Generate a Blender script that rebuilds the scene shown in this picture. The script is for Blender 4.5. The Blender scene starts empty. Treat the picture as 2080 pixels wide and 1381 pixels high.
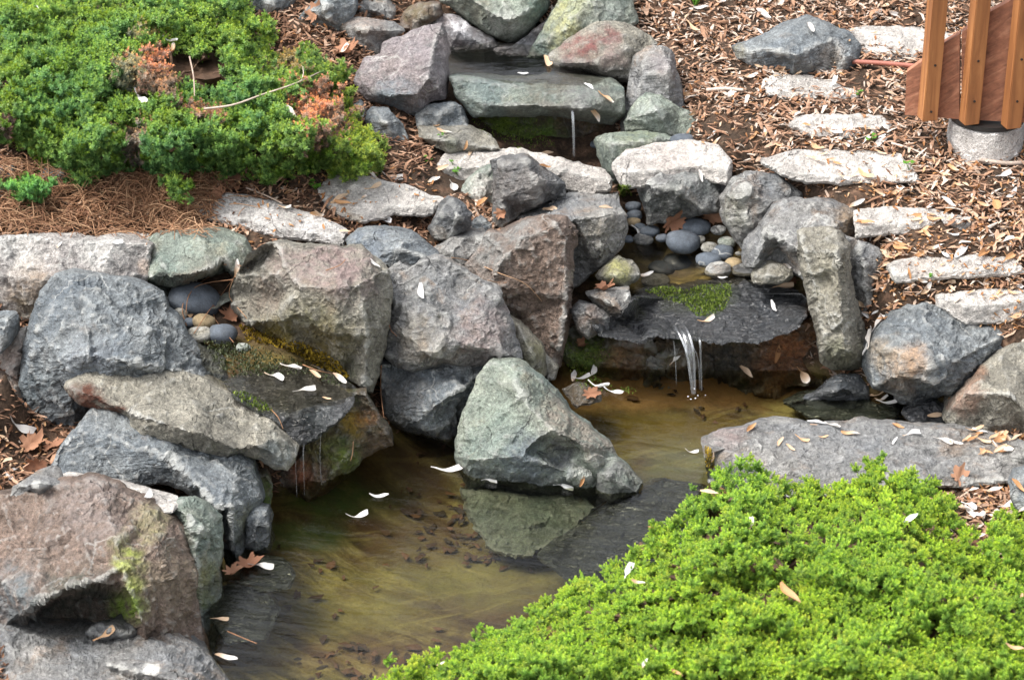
import bpy, bmesh, math, random
import numpy as np
from mathutils import Vector, Matrix, Quaternion
from mathutils.geometry import delaunay_2d_cdt
from mathutils.bvhtree import BVHTree
random.seed(7); np.random.seed(7)
RNG = np.random.default_rng(11)
sc = bpy.context.scene
COL = sc.collection

# ------------------------------------------------------------------ camera, sky, sun, exposure
CAM_H = 2.0; PITCH = math.radians(28.0); F = 4911.0; CX = 1040.0; CY = 690.5
cam_d = bpy.data.cameras.new('camera'); cam = bpy.data.objects.new('camera', cam_d); COL.objects.link(cam)
cam_d.lens = F * 36 / 2080; cam_d.sensor_width = 36; cam_d.clip_start = .05; cam_d.clip_end = 400
cam.location = (0, 0, CAM_H); cam.rotation_euler = (math.pi / 2 - PITCH, 0, 0)
cam_d.dof.use_dof = True; cam_d.dof.focus_distance = 4.05; cam_d.dof.aperture_fstop = 11.0
sc.camera = cam
SUN_EL, SUN_AZ = 60, -105          # azimuth measured from +Y towards +X
world = bpy.data.worlds.new('World'); sc.world = world; world.use_nodes = True
wn = world.node_tree.nodes; wl = world.node_tree.links
bg = wn['Background']; sky = wn.new('ShaderNodeTexSky'); sky.sky_type = 'NISHITA'; sky.sun_disc = False
sky.sun_elevation = math.radians(SUN_EL); sky.sun_rotation = math.radians(SUN_AZ); sky.dust_density = 4; sky.air_density = 1.0
hs = wn.new('ShaderNodeHueSaturation'); hs.inputs['Saturation'].default_value = .26
wl.new(sky.outputs[0], hs.inputs['Color']); wl.new(hs.outputs[0], bg.inputs[0]); bg.inputs[1].default_value = .15
sd = bpy.data.lights.new('sun', 'SUN'); sd.energy = 1.45; sd.angle = math.radians(24); sd.color = (1, .95, .88)
so = bpy.data.objects.new('sun', sd); COL.objects.link(so)
az, el = math.radians(SUN_AZ), math.radians(SUN_EL)
sdir = Vector((math.sin(az) * math.cos(el), math.cos(az) * math.cos(el), math.sin(el)))
so.rotation_euler = sdir.to_track_quat('Z', 'Y').to_euler()
sc.view_settings.view_transform = 'Standard'; sc.view_settings.look = 'None'
sc.view_settings.gamma = 1; sc.view_settings.use_curve_mapping = False; sc.view_settings.exposure = 1.4

# ------------------------------------------------------------------ mapping from photo pixels to places
cp, sp = math.cos(PITCH), math.sin(PITCH)
CAMP = np.array([0, 0, CAM_H])
def ray(px, py):
    a = (np.asarray(px, float) - CX) / F; b = (np.asarray(py, float) - CY) / F
    return np.stack([a, cp - b * sp, -sp - b * cp], -1)
def atY(px, py, Y):
    d = ray(px, py); t = np.asarray(Y) / d[..., 1]; return CAMP + d * t[..., None]
def atZ(px, py, z):
    d = ray(px, py); t = (np.asarray(z) - CAM_H) / d[..., 2]; return CAMP + d * t[..., None]

# ------------------------------------------------------------------ vector noise
def _hash(ix, iy, iz, s=0):
    h = (ix.astype(np.int64) * 374761393 + iy.astype(np.int64) * 668265263 + iz.astype(np.int64) * 2147483647 + s * 974634777) & 0xFFFFFFFF
    h = ((h ^ (h >> 13)) * 1274126177) & 0xFFFFFFFF
    h = ((h ^ (h >> 16)) * 2246822519) & 0xFFFFFFFF
    return ((h ^ (h >> 15)) & 0xFFFFFF) / float(0xFFFFFF)
def vnoise(p, s=0):
    p = np.asarray(p, float); i = np.floor(p); f = p - i; u = f * f * f * (f * (f * 6 - 15) + 10); i = i.astype(np.int64)
    r = 0
    for dx in (0, 1):
        wx = u[:, 0] if dx else 1 - u[:, 0]
        for dy in (0, 1):
            wy = u[:, 1] if dy else 1 - u[:, 1]
            for dz in (0, 1):
                wz = u[:, 2] if dz else 1 - u[:, 2]
                r = r + wx * wy * wz * _hash(i[:, 0] + dx, i[:, 1] + dy, i[:, 2] + dz, s)
    return r * 2 - 1
def fbm(p, o=4, s=0, g=.5):
    r = 0; a = 1; q = np.asarray(p, float)
    for k in range(o):
        r = r + a * vnoise(q, s + k * 17); q = q * 2.03 + 3.7; a *= g
    return r
def chisel(p, s=0, slope=.5):
    """broken-stone relief: every cell of a Voronoi pattern is its own tilted plane"""
    p = np.asarray(p, float); i = np.floor(p).astype(np.int64); best = np.full(len(p), 9.); val = np.zeros(len(p)); sec = np.full(len(p), 9.); val2 = np.zeros(len(p))
    for dx in (-1, 0, 1):
        for dy in (-1, 0, 1):
            for dz in (-1, 0, 1):
                c = i + np.array([dx, dy, dz]); a, b, d = c[:, 0], c[:, 1], c[:, 2]
                q = c + np.stack([_hash(a, b, d, s + k) for k in (1, 2, 3)], -1)
                r = p - q; dist = (r * r).sum(1)
                g = np.stack([_hash(a, b, d, s + k) for k in (4, 5, 6)], -1) * 2 - 1
                v = (r * g).sum(1) * slope + (_hash(a, b, d, s + 7) - .5) * .5
                m = dist < best; m2 = (~m) & (dist < sec)
                sec = np.where(m, best, np.where(m2, dist, sec)); val2 = np.where(m, val, np.where(m2, v, val2))
                best = np.where(m, dist, best); val = np.where(m, v, val)
    w = np.clip((np.sqrt(sec) - np.sqrt(best)) / .05, 0, 1) * .5 + .5
    return val * w + val2 * (1 - w)
def smooth01(x): x = np.clip(x, 0, 1); return x * x * (3 - 2 * x)
def inpoly(px, py, poly):
    px = np.asarray(px, float); py = np.asarray(py, float); r = np.zeros(px.shape, bool); n = len(poly)
    for k in range(n):
        x1, y1 = poly[k][:2]; x2, y2 = poly[(k + 1) % n][:2]
        if y1 == y2: continue
        r ^= ((y1 > py) != (y2 > py)) & (px < (x2 - x1) * (py - y1) / (y2 - y1) + x1)
    return r
def edist(px, py, poly):
    px = np.asarray(px, float); py = np.asarray(py, float); best = np.full(px.shape, 1e9); n = len(poly)
    for k in range(n):
        x1, y1 = poly[k][:2]; x2, y2 = poly[(k + 1) % n][:2]
        dx, dy = x2 - x1, y2 - y1; L = dx * dx + dy * dy + 1e-9
        t = np.clip(((px - x1) * dx + (py - y1) * dy) / L, 0, 1)
        best = np.minimum(best, np.hypot(px - x1 - t * dx, py - y1 - t * dy))
    return best

# ------------------------------------------------------------------ objects
def tag(o, label=None, cat=None, group=None, kind=None):
    if label: o['label'] = label
    if cat: o['category'] = cat
    if group: o['group'] = group
    if kind: o['kind'] = kind
    return o
ALLV = []; ALLF = []; NV = [0]
def collide(v, f):
    ALLV.append(np.asarray(v, float)); ALLF.extend([tuple(int(i) + NV[0] for i in t) for t in f]); NV[0] += len(v)
def mkmesh(name, v, f, mat=None, smooth=True, attrs=None, sharp=None):
    v = np.asarray(v, np.float32); me = bpy.data.meshes.new(name)
    if isinstance(f, np.ndarray) and f.ndim == 2:
        k = f.shape[1]; me.vertices.add(len(v)); me.vertices.foreach_set('co', v.ravel())
        me.loops.add(f.size); me.loops.foreach_set('vertex_index', f.ravel().astype(np.int32))
        me.polygons.add(len(f)); me.polygons.foreach_set('loop_start', (np.arange(len(f)) * k).astype(np.int32))
        me.update(calc_edges=True); me.validate()
    else:
        me.from_pydata(v.tolist(), [], f); me.update()
    me.polygons.foreach_set('use_smooth', np.full(len(me.polygons), smooth))
    for nm, arr in (attrs or {}).items():
        arr = np.asarray(arr, np.float32)
        if arr.ndim == 1:
            a = me.attributes.new(nm, 'FLOAT', 'POINT'); a.data.foreach_set('value', arr)
        else:
            a = me.attributes.new(nm, 'FLOAT_COLOR', 'POINT'); a.data.foreach_set('color', arr.ravel())
    if sharp: me.set_sharp_from_angle(angle=math.radians(sharp))
    if mat: me.materials.append(mat)
    return me
def link(name, me, parent=None, loc=None):
    o = bpy.data.objects.new(name, me); COL.objects.link(o)
    if parent: o.parent = parent
    if loc is not None: o.location = loc
    return o
def put(name, v, f, mat, parent=None, **k):
    """mesh given in world places; its origin goes to the middle of its base"""
    v = np.asarray(v, float)
    if parent is None: org = np.array([v[:, 0].mean(), v[:, 1].mean(), v[:, 2].min()])
    else: org = np.array(parent.location)
    me = mkmesh(name, v - org, f, mat, **k)
    return link(name, me, parent, None if parent else tuple(org))
def empty(name, loc):
    o = bpy.data.objects.new(name, None); COL.objects.link(o); o.location = tuple(loc); o.empty_display_size = .02; return o

# ------------------------------------------------------------------ node helper
class NT:
    def __init__(s, name):
        s.m = bpy.data.materials.new(name); s.m.use_nodes = True; s.t = s.m.node_tree; s.n = s.t.nodes; s.l = s.t.links
        s.b = s.n['Principled BSDF']; s.out = s.n['Material Output']
    def new(s, t, **k):
        n = s.n.new('ShaderNode' + t)
        for a, b in k.items(): setattr(n, a, b)
        return n
    def put(s, sock, v):
        if isinstance(v, bpy.types.NodeSocket): s.l.new(v, sock)
        elif isinstance(v, (tuple, list)) and len(v) == 3 and sock.type == 'RGBA': sock.default_value = (*v, 1)
        else: sock.default_value = v
    def coord(s, rnd=True):
        tc = s.new('TexCoord').outputs['Object']
        if not rnd: return tc
        oi = s.new('ObjectInfo'); a = s.new('VectorMath', operation='SCALE'); a.inputs[0].default_value = (13, 7, 5); s.l.new(oi.outputs['Random'], a.inputs['Scale'])
        b = s.new('VectorMath', operation='ADD'); s.l.new(tc, b.inputs[0]); s.l.new(a.outputs[0], b.inputs[1]); return b.outputs[0]
    def scale(s, v, x):
        m = s.new('Mapping'); s.l.new(v, m.inputs[0]); m.inputs['Scale'].default_value = x; return m.outputs[0]
    def rot(s, v, x):
        m = s.new('Mapping'); s.l.new(v, m.inputs[0]); m.inputs['Rotation'].default_value = x; return m.outputs[0]
    def noise(s, v, sc, d=4, r=.55, dist=0):
        n = s.new('TexNoise'); s.l.new(v, n.inputs['Vector']); n.inputs['Scale'].default_value = sc; n.inputs['Detail'].default_value = d
        n.inputs['Roughness'].default_value = r; n.inputs['Distortion'].default_value = dist; return n.outputs['Fac']
    def vor(s, v, sc, f='DISTANCE_TO_EDGE'):
        n = s.new('TexVoronoi', feature=f); s.l.new(v, n.inputs['Vector']); n.inputs['Scale'].default_value = sc; return n.outputs['Distance']
    def ramp(s, v, stops, interp='LINEAR'):
        r = s.new('ValToRGB'); s.l.new(v, r.inputs[0]); e = r.color_ramp.elements; r.color_ramp.interpolation = interp
        while len(e) < len(stops): e.new(.5)
        for k, (p, c) in enumerate(stops):
            e[k].position = p; e[k].color = (c, c, c, 1) if not isinstance(c, (tuple, list)) else (*c, 1)
        return r.outputs[0]
    def mix(s, f, a, b, mode='MIX'):
        m = s.new('Mix', data_type='RGBA', blend_type=mode); s.put(m.inputs[0], f); s.put(m.inputs[6], a); s.put(m.inputs[7], b); return m.outputs[2]
    def math(s, op, a, b=0., c=0.):
        m = s.new('Math', operation=op); s.put(m.inputs[0], a); s.put(m.inputs[1], b); s.put(m.inputs[2], c); return m.outputs[0]
    def attr(s, nm, col=False):
        a = s.new('Attribute', attribute_name=nm); return a.outputs['Color' if col else 'Fac']
    def bump(s, h, st, dist, nrm=None):
        b = s.new('Bump'); s.l.new(h, b.inputs['Height']); b.inputs['Strength'].default_value = st; b.inputs['Distance'].default_value = dist
        if nrm: s.l.new(nrm, b.inputs['Normal'])
        return b.outputs[0]

def rock_material(name, c1, c2, c3, brown=.45, pale=.62, grain=1.0, layers=.5, tilt=(.3, .2, .5), contrast=1.0):
    t = NT(name); v = t.coord()
    big = t.noise(v, 9, 5, .6, .6); mid = t.noise(v, 30, 7, .65, .3); fine = t.noise(v, 170, 4, .7); micro = t.noise(v, 520, 2, .6)
    col = t.mix(t.ramp(big, [(.35, 0.), (.62, 1.)]), c1, c2)
    pat = t.noise(t.rot(v, (1, 2, 3)), 14, 8, .68, .4)
    col = t.mix(t.ramp(pat, [(brown, 0.), (brown + .13, .85)]), col, c3)
    col = t.mix(1.0, col, t.ramp(mid, [(.28, .55), (.5, 1.), (.74, 1.5)]), 'MULTIPLY')
    col = t.mix(.8 * contrast, col, t.ramp(fine, [(.3, .5), (.5, 1.), (.68, 1.6)]), 'MULTIPLY')
    col = t.mix(.6 * contrast, col, t.ramp(micro, [(.3, .5), (.5, 1.), (.68, 1.8)]), 'MULTIPLY')
    w = t.noise(v, 60, 6, .75, 1.2)                     # pale mineral scuffs
    col = t.mix(t.ramp(w, [(pale, 0.), (pale + .12, .75)]), col, (.47, .48, .46))
    wn_ = t.new('TexNoise'); t.l.new(v, wn_.inputs['Vector']); wn_.inputs['Scale'].default_value = 10; wn_.inputs['Detail'].default_value = 5
    wv = t.mix(.10, v, wn_.outputs['Color'], 'ADD')
    e = t.vor(wv, 11); gate = t.ramp(t.noise(v, 7, 2), [(.56, 0.), (.62, 1.)])
    crack = t.math('MULTIPLY', t.ramp(e, [(0., 1.), (.012, 0.)]), gate)
    e2 = t.vor(t.scale(t.rot(wv, (tilt[0] + .5, tilt[1], 1.)), (7, 12, 34)), 1); crack2 = t.math('MULTIPLY', t.ramp(e2, [(0., 1.), (.02, 0.)]), t.ramp(t.noise(v, 11, 3), [(.55, 0.), (.62, 1.)])); crack = t.math('MAXIMUM', crack, t.math('MULTIPLY', crack2, min(1., layers)))
    vein = t.math('MULTIPLY', t.ramp(t.vor(t.rot(wv, (2, 1, 0)), 6), [(0., 1.), (.01, 0.)]), t.ramp(t.noise(v, 5, 2), [(.52, 0.), (.58, 1.)]))
    pt = t.new('NewGeometry').outputs['Pointiness']      # paler edges: mineral white and highlights put into the colour; darker dents
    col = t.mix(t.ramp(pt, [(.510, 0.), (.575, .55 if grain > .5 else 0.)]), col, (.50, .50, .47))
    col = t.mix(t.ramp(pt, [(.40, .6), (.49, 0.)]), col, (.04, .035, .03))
    col = t.mix(t.math('MULTIPLY', crack, .6), col, (.03, .03, .03))
    col = t.mix(t.math('MULTIPLY', vein, .5), col, (.5, .5, .47))
    sp_ = t.new('Attribute', attribute_name='spot')     # lichen, moss, stains and face tones; in hollows also shade put into the colour
    sf = t.math('MULTIPLY', sp_.outputs['Alpha'], t.ramp(t.noise(v, 45, 7, .7), [(.33, .1), (.55, 1.)]))
    scol = t.mix(1., sp_.outputs['Color'], t.ramp(fine, [(.3, .5), (.7, 1.5)]), 'MULTIPLY')
    col = t.mix(sf, col, scol)
    wet = t.attr('wet')
    col = t.mix(wet, col, t.mix(1., col, (.09, .10, .12), 'MULTIPLY'))
    t.l.new(col, t.b.inputs['Base Color'])
    rg = t.mix(wet, t.ramp(fine, [(.3, .72), (.7, .95)]), (.45, .45, .45)); t.l.new(rg, t.b.inputs['Roughness'])
    t.b.inputs['Specular IOR Level'].default_value = .42
    lay = t.noise(t.scale(t.rot(v, tilt), (10, 14, 95)), 1, 5, .6, .5)
    h = t.math('ADD', t.math('MULTIPLY', lay, layers), t.math('MULTIPLY', mid, 1.2))
    h = t.math('ADD', h, t.math('MULTIPLY', fine, .30 * grain)); h = t.math('SUBTRACT', h, t.math('MULTIPLY', crack, .5))
    nb = t.bump(h, .85, .014); nb = t.bump(micro, .35 * grain, .003, nb)
    rip = t.noise(t.scale(v, (20, 48, 40)), 1, 3, .5, 1.6); t.l.new(t.bump(rip, 1.0, .030), t.b.inputs['Coat Normal']); t.l.new(wet, t.b.inputs['Coat Weight']); t.b.inputs['Coat Roughness'].default_value = .07; t.b.inputs['Coat IOR'].default_value = 1.4
    t.l.new(nb, t.b.inputs['Normal']); return t.m

M = {}
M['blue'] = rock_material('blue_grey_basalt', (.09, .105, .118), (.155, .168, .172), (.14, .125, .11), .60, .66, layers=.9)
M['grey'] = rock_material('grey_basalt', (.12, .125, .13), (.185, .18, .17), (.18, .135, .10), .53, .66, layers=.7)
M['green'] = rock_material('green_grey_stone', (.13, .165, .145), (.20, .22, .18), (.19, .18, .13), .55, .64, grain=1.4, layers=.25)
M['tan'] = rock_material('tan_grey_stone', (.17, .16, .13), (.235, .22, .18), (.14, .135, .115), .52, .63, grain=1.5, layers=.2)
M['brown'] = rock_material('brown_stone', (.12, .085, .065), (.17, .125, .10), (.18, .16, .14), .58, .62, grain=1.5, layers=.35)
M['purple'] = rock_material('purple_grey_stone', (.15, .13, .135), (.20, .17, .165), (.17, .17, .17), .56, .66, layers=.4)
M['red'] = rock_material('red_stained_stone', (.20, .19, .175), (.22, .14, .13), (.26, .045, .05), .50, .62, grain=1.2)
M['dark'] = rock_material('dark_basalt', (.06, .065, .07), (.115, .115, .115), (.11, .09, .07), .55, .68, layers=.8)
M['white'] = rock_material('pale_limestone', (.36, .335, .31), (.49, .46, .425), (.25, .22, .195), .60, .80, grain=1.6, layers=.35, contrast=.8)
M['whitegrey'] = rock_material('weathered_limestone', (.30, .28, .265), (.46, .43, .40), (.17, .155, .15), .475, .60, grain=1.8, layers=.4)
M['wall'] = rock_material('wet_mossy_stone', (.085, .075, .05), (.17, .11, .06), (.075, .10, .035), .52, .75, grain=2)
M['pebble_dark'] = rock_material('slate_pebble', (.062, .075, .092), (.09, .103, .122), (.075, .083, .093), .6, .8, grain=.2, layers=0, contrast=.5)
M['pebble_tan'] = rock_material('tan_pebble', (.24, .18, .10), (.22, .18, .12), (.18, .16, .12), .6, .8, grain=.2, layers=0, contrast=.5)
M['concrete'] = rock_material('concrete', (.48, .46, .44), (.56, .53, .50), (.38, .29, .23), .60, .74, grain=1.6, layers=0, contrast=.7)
for k, m in M.items():
    if k.startswith('pebble'):
        for nd in m.node_tree.nodes:
            if nd.type == 'BUMP': nd.inputs['Strength'].default_value *= .22

# ------------------------------------------------------------------ stones
SPX = 1150.0
def rock(label, out, ridges=(), b=(0, 3), lean=.5, T=.14, mat='blue', spots=(), wet=0., wetz=None, amp=1., name='boulder', cat='rock', seed=None, rough=2.4, step=4.2, parent=None, group=None, rim=2.5, hs=1.8):
    seed = seed if seed is not None else (int(out[0][0] * 7 + out[0][1] * 13 + len(out)) & 1023)
    pyb, Yb = b
    def dep(v):
        x, y = v[:2]
        if len(v) == 5: return v[4]
        if len(v) == 4: return float(atZ(x, y, v[3])[1])
        return Yb + lean * (pyb - y) / SPX - (v[2] / 100 * hs if len(v) > 2 else 0)
    key = {}; cv = []; cd = []
    def add(v):
        k = (round(v[0]), round(v[1]))
        if k not in key: key[k] = len(cv); cv.append(Vector((v[0], v[1]))); cd.append(dep(v))
        return key[k]
    oi = [add(v) for v in out]; ce = []
    for r in ridges:
        ids = [add(v) for v in r]; ce += [(ids[k], ids[k + 1]) for k in range(len(ids) - 1) if ids[k] != ids[k + 1]]
    rv, re, rf, ov, oe, of = delaunay_2d_cdt(cv, ce, [oi], 0, 1e-4)
    rvn = np.array([tuple(v) for v in rv]); rd = np.array([np.mean([cd[i] for i in o]) if len(o) else np.nan for o in ov])
    for k in np.where(np.isnan(rd))[0]:
        dd = np.hypot(*(np.array([tuple(v) for v in cv]) - rvn[k]).T); w = 1 / (dd + 1) ** 2; rd[k] = (w * np.array(cd)).sum() / w.sum()
    def depth(px, py):
        best = np.full(len(px), -1e9); val = np.zeros(len(px))
        for f in rf:
            a, b_, c = rvn[f[0]], rvn[f[1]], rvn[f[2]]; D = (b_[1] - c[1]) * (a[0] - c[0]) + (c[0] - b_[0]) * (a[1] - c[1])
            if abs(D) < 1e-6: continue
            l1 = ((b_[1] - c[1]) * (px - c[0]) + (c[0] - b_[0]) * (py - c[1])) / D
            l2 = ((c[1] - a[1]) * (px - c[0]) + (a[0] - c[0]) * (py - c[1])) / D; l3 = 1 - l1 - l2
            m = np.minimum(np.minimum(l1, l2), l3); u = m > best
            l1c, l2c, l3c = np.clip(l1, -.15, 1.15), np.clip(l2, -.15, 1.15), np.clip(l3, -.15, 1.15)
            val = np.where(u, (l1c * rd[f[0]] + l2c * rd[f[1]] + l3c * rd[f[2]]) / (l1c + l2c + l3c), val); best = np.maximum(best, m)
        return val
    # resample outline
    P = np.array([v[:2] for v in out], float); res = []
    for k in range(len(P)):
        a, c = P[k], P[(k + 1) % len(P)]; n = max(1, int(round(np.hypot(*(c - a)) / step)))
        for j in range(n): res.append(a + (c - a) * j / n)
    R = np.array(res)
    nx = np.roll(R, -1, 0) - np.roll(R, 1, 0); nx = np.stack([nx[:, 1], -nx[:, 0]], 1); nx /= (np.hypot(*nx.T)[:, None] + 1e-6)
    q = np.column_stack([R / 20., np.full(len(R), seed * .37)])
    R = .1 * np.roll(R, 1, 0) + .8 * R + .1 * np.roll(R, -1, 0) + nx * (fbm(q, 4, seed, .6) * rough)[:, None]
    x0, y0 = R.min(0); x1, y1 = R.max(0)
    gx, gy = np.meshgrid(np.arange(x0, x1, step), np.arange(y0, y1, step * .87)); gx = gx + (np.arange(gx.shape[0]) % 2)[:, None] * step / 2
    gx = gx.ravel() + RNG.uniform(-1, 1, gx.size) * step * .22; gy = gy.ravel() + RNG.uniform(-1, 1, gy.size) * step * .22
    ok = inpoly(gx, gy, R); gx, gy = gx[ok], gy[ok]; ok = edist(gx, gy, R) > step * .55; gx, gy = gx[ok], gy[ok]
    n = len(R)
    allp = [Vector(tuple(p)) for p in R] + [Vector((a, c)) for a, c in zip(gx, gy)]
    vv, _, ff, o1, _, _ = delaunay_2d_cdt(allp, [], [list(range(n))], 1, 1e-5)
    V2 = np.array([tuple(v) for v in vv]); Fr = [tuple(f) for f in ff]
    d = 0
    for k in range(6):
        a = k * math.pi / 3; d = d + depth(V2[:, 0] + 2.2 * math.cos(a), V2[:, 1] + 2.2 * math.sin(a))
    d = (d + depth(V2[:, 0], V2[:, 1])) / 7
    ed = edist(V2[:, 0], V2[:, 1], R); q = np.clip(1 - ed / rim, 0, 1); d = d + (1 - np.sqrt(np.clip(1 - q * q, 0, 1))) * .006
    X = atY(V2[:, 0], V2[:, 1], d)
    # normals
    Fa = np.array(Fr); fn = np.cross(X[Fa[:, 1]] - X[Fa[:, 0]], X[Fa[:, 2]] - X[Fa[:, 0]]); flip = (fn * (X[Fa[:, 0]] - CAMP)).sum(1) > 0
    Fa[flip] = Fa[flip][:, ::-1]; fn[flip] *= -1
    vn = np.zeros_like(X)
    for k in range(3): np.add.at(vn, Fa[:, k], fn)
    vn /= (np.linalg.norm(vn, axis=1)[:, None] + 1e-12)
    def disp(X):
        o = np.array([seed * 1.3, seed * .7, seed * .3])
        w = X + .012 * np.stack([fbm(X * 22 + 5 * k, 3, seed + k) for k in range(3)], -1)
        return amp * (.0030 * fbm(X * 9 + o, 3, seed) + .0085 * chisel((X + .25 * (w - X)) * 8.5 + o, seed, 1.0) + .0050 * chisel((X + .5 * (w - X)) * 24 + o, seed + 50, 1.) + .0024 * chisel(w * 55 + o, seed + 60, .9) + .0013 * chisel(w * 95 + o, seed + 70, .9) + .0014 * fbm(X * 130 + o, 3, seed + 9, .65))
    dd = disp(X) * np.clip(.25 + ed / 14, 0, 1)
    X = X + vn * dd[:, None]
    # boundary order in output verts
    inv = {}
    for k, o in enumerate(o1):
        for i in o: inv[i] = k
    ring0 = [inv[i] for i in range(n)]
    V0 = X[ring0]; C = V0.mean(0); dirb = np.array([0, .95, -.3])
    verts = [X]; faces = [tuple(f) for f in Fa.tolist()]; prev = ring0; base = len(X)
    for s_, f_ in ((.975, .22), (.84, .62), (.55, .92), (.2, 1.0)):
        W = C + (V0 - C) * s_ + dirb * T * f_; W = W + np.stack([fbm(W * 12 + k * 9, 3, seed + k) for k in range(3)], -1) * .009 * amp
        ids = list(range(base, base + n)); base += n; verts.append(W)
        for k in range(n): faces.append((prev[k], ids[k], ids[(k + 1) % n], prev[(k + 1) % n]))
        prev = ids
    verts.append((C + dirb * T)[None]); 
    for k in range(n): faces.append((prev[k], base, prev[(k + 1) % n]))
    V = np.concatenate(verts); nf = len(X)
    # make wall orientation agree with the front
    a, b_ = ring0[0], ring0[1]; dirn = any((f[i] == a and f[(i + 1) % 3] == b_) for f in Fa.tolist() for i in range(3))
    if dirn: faces = faces[:len(Fa)] + [tuple(reversed(f)) for f in faces[len(Fa):]]
    sp_ = np.zeros((len(V), 4)); 
    for (sx, sy, sr, c, al) in spots:
        w = np.hypot(V2[:, 0] - sx, (V2[:, 1] - sy)) / sr + .35 * fbm(np.column_stack([V2 / 25., np.zeros(len(V2))]), 3, seed + 3)
        w = al * smooth01(1.35 - w); old = sp_[:nf, 3].copy(); tot = np.maximum(old, w)
        m = w / (w + old + 1e-6)
        sp_[:nf, :3] = sp_[:nf, :3] * (1 - m[:, None]) + np.array(c) * m[:, None]; sp_[:nf, 3] = tot
    we = np.full(len(V), float(wet))
    if wetz is not None: we = np.maximum(we, smooth01((wetz + .012 - V[:, 2] + .006 * fbm(V * 40, 2, seed)) / .012) * .6)
    o = put(name, V, faces, M[mat] if isinstance(mat, str) else mat, parent, attrs={'spot': sp_, 'wet': we}, sharp=24)
    if parent is None: tag(o, label, cat, group)
    elif label: o['label'] = label
    collide(V, [t for f in faces for t in ((f[0], f[1], f[2]), (f[0], f[2], f[-1]))[:len(f) - 2]])
    return o
# ------------------------------------------------------------------ water levels and the ground
POND_Z, SHELF_Z, MID_Z, TOP_Z = 0.0, .137, .092, .300
POND = [(420, 1500), (430, 1160), (500, 1040), (545, 1010), (640, 965), (740, 900), (900, 850), (1080, 760), (1150, 742), (1300, 750), (1450, 752), (1640, 752), (1780, 790),
        (1930, 800), (1960, 880), (1700, 950), (1500, 960), (1440, 1000), (1500, 1200), (1400, 1350), (1200, 1500)]
SHELF = [(400, 690), (470, 692), (560, 720), (650, 752), (715, 780), (716, 806), (640, 822), (590, 838), (520, 826), (460, 790), (410, 740)]
MID = [(1215, 520), (1265, 468), (1330, 470), (1420, 470), (1500, 520), (1560, 545), (1625, 575), (1600, 590), (1460, 583), (1400, 590), (1290, 598), (1215, 575)]
TOP = [(900, 98), (960, 92), (1000, 86), (1080, 92), (1120, 125), (1230, 160), (1200, 172), (1080, 170), (1000, 160), (905, 156)]
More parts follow.
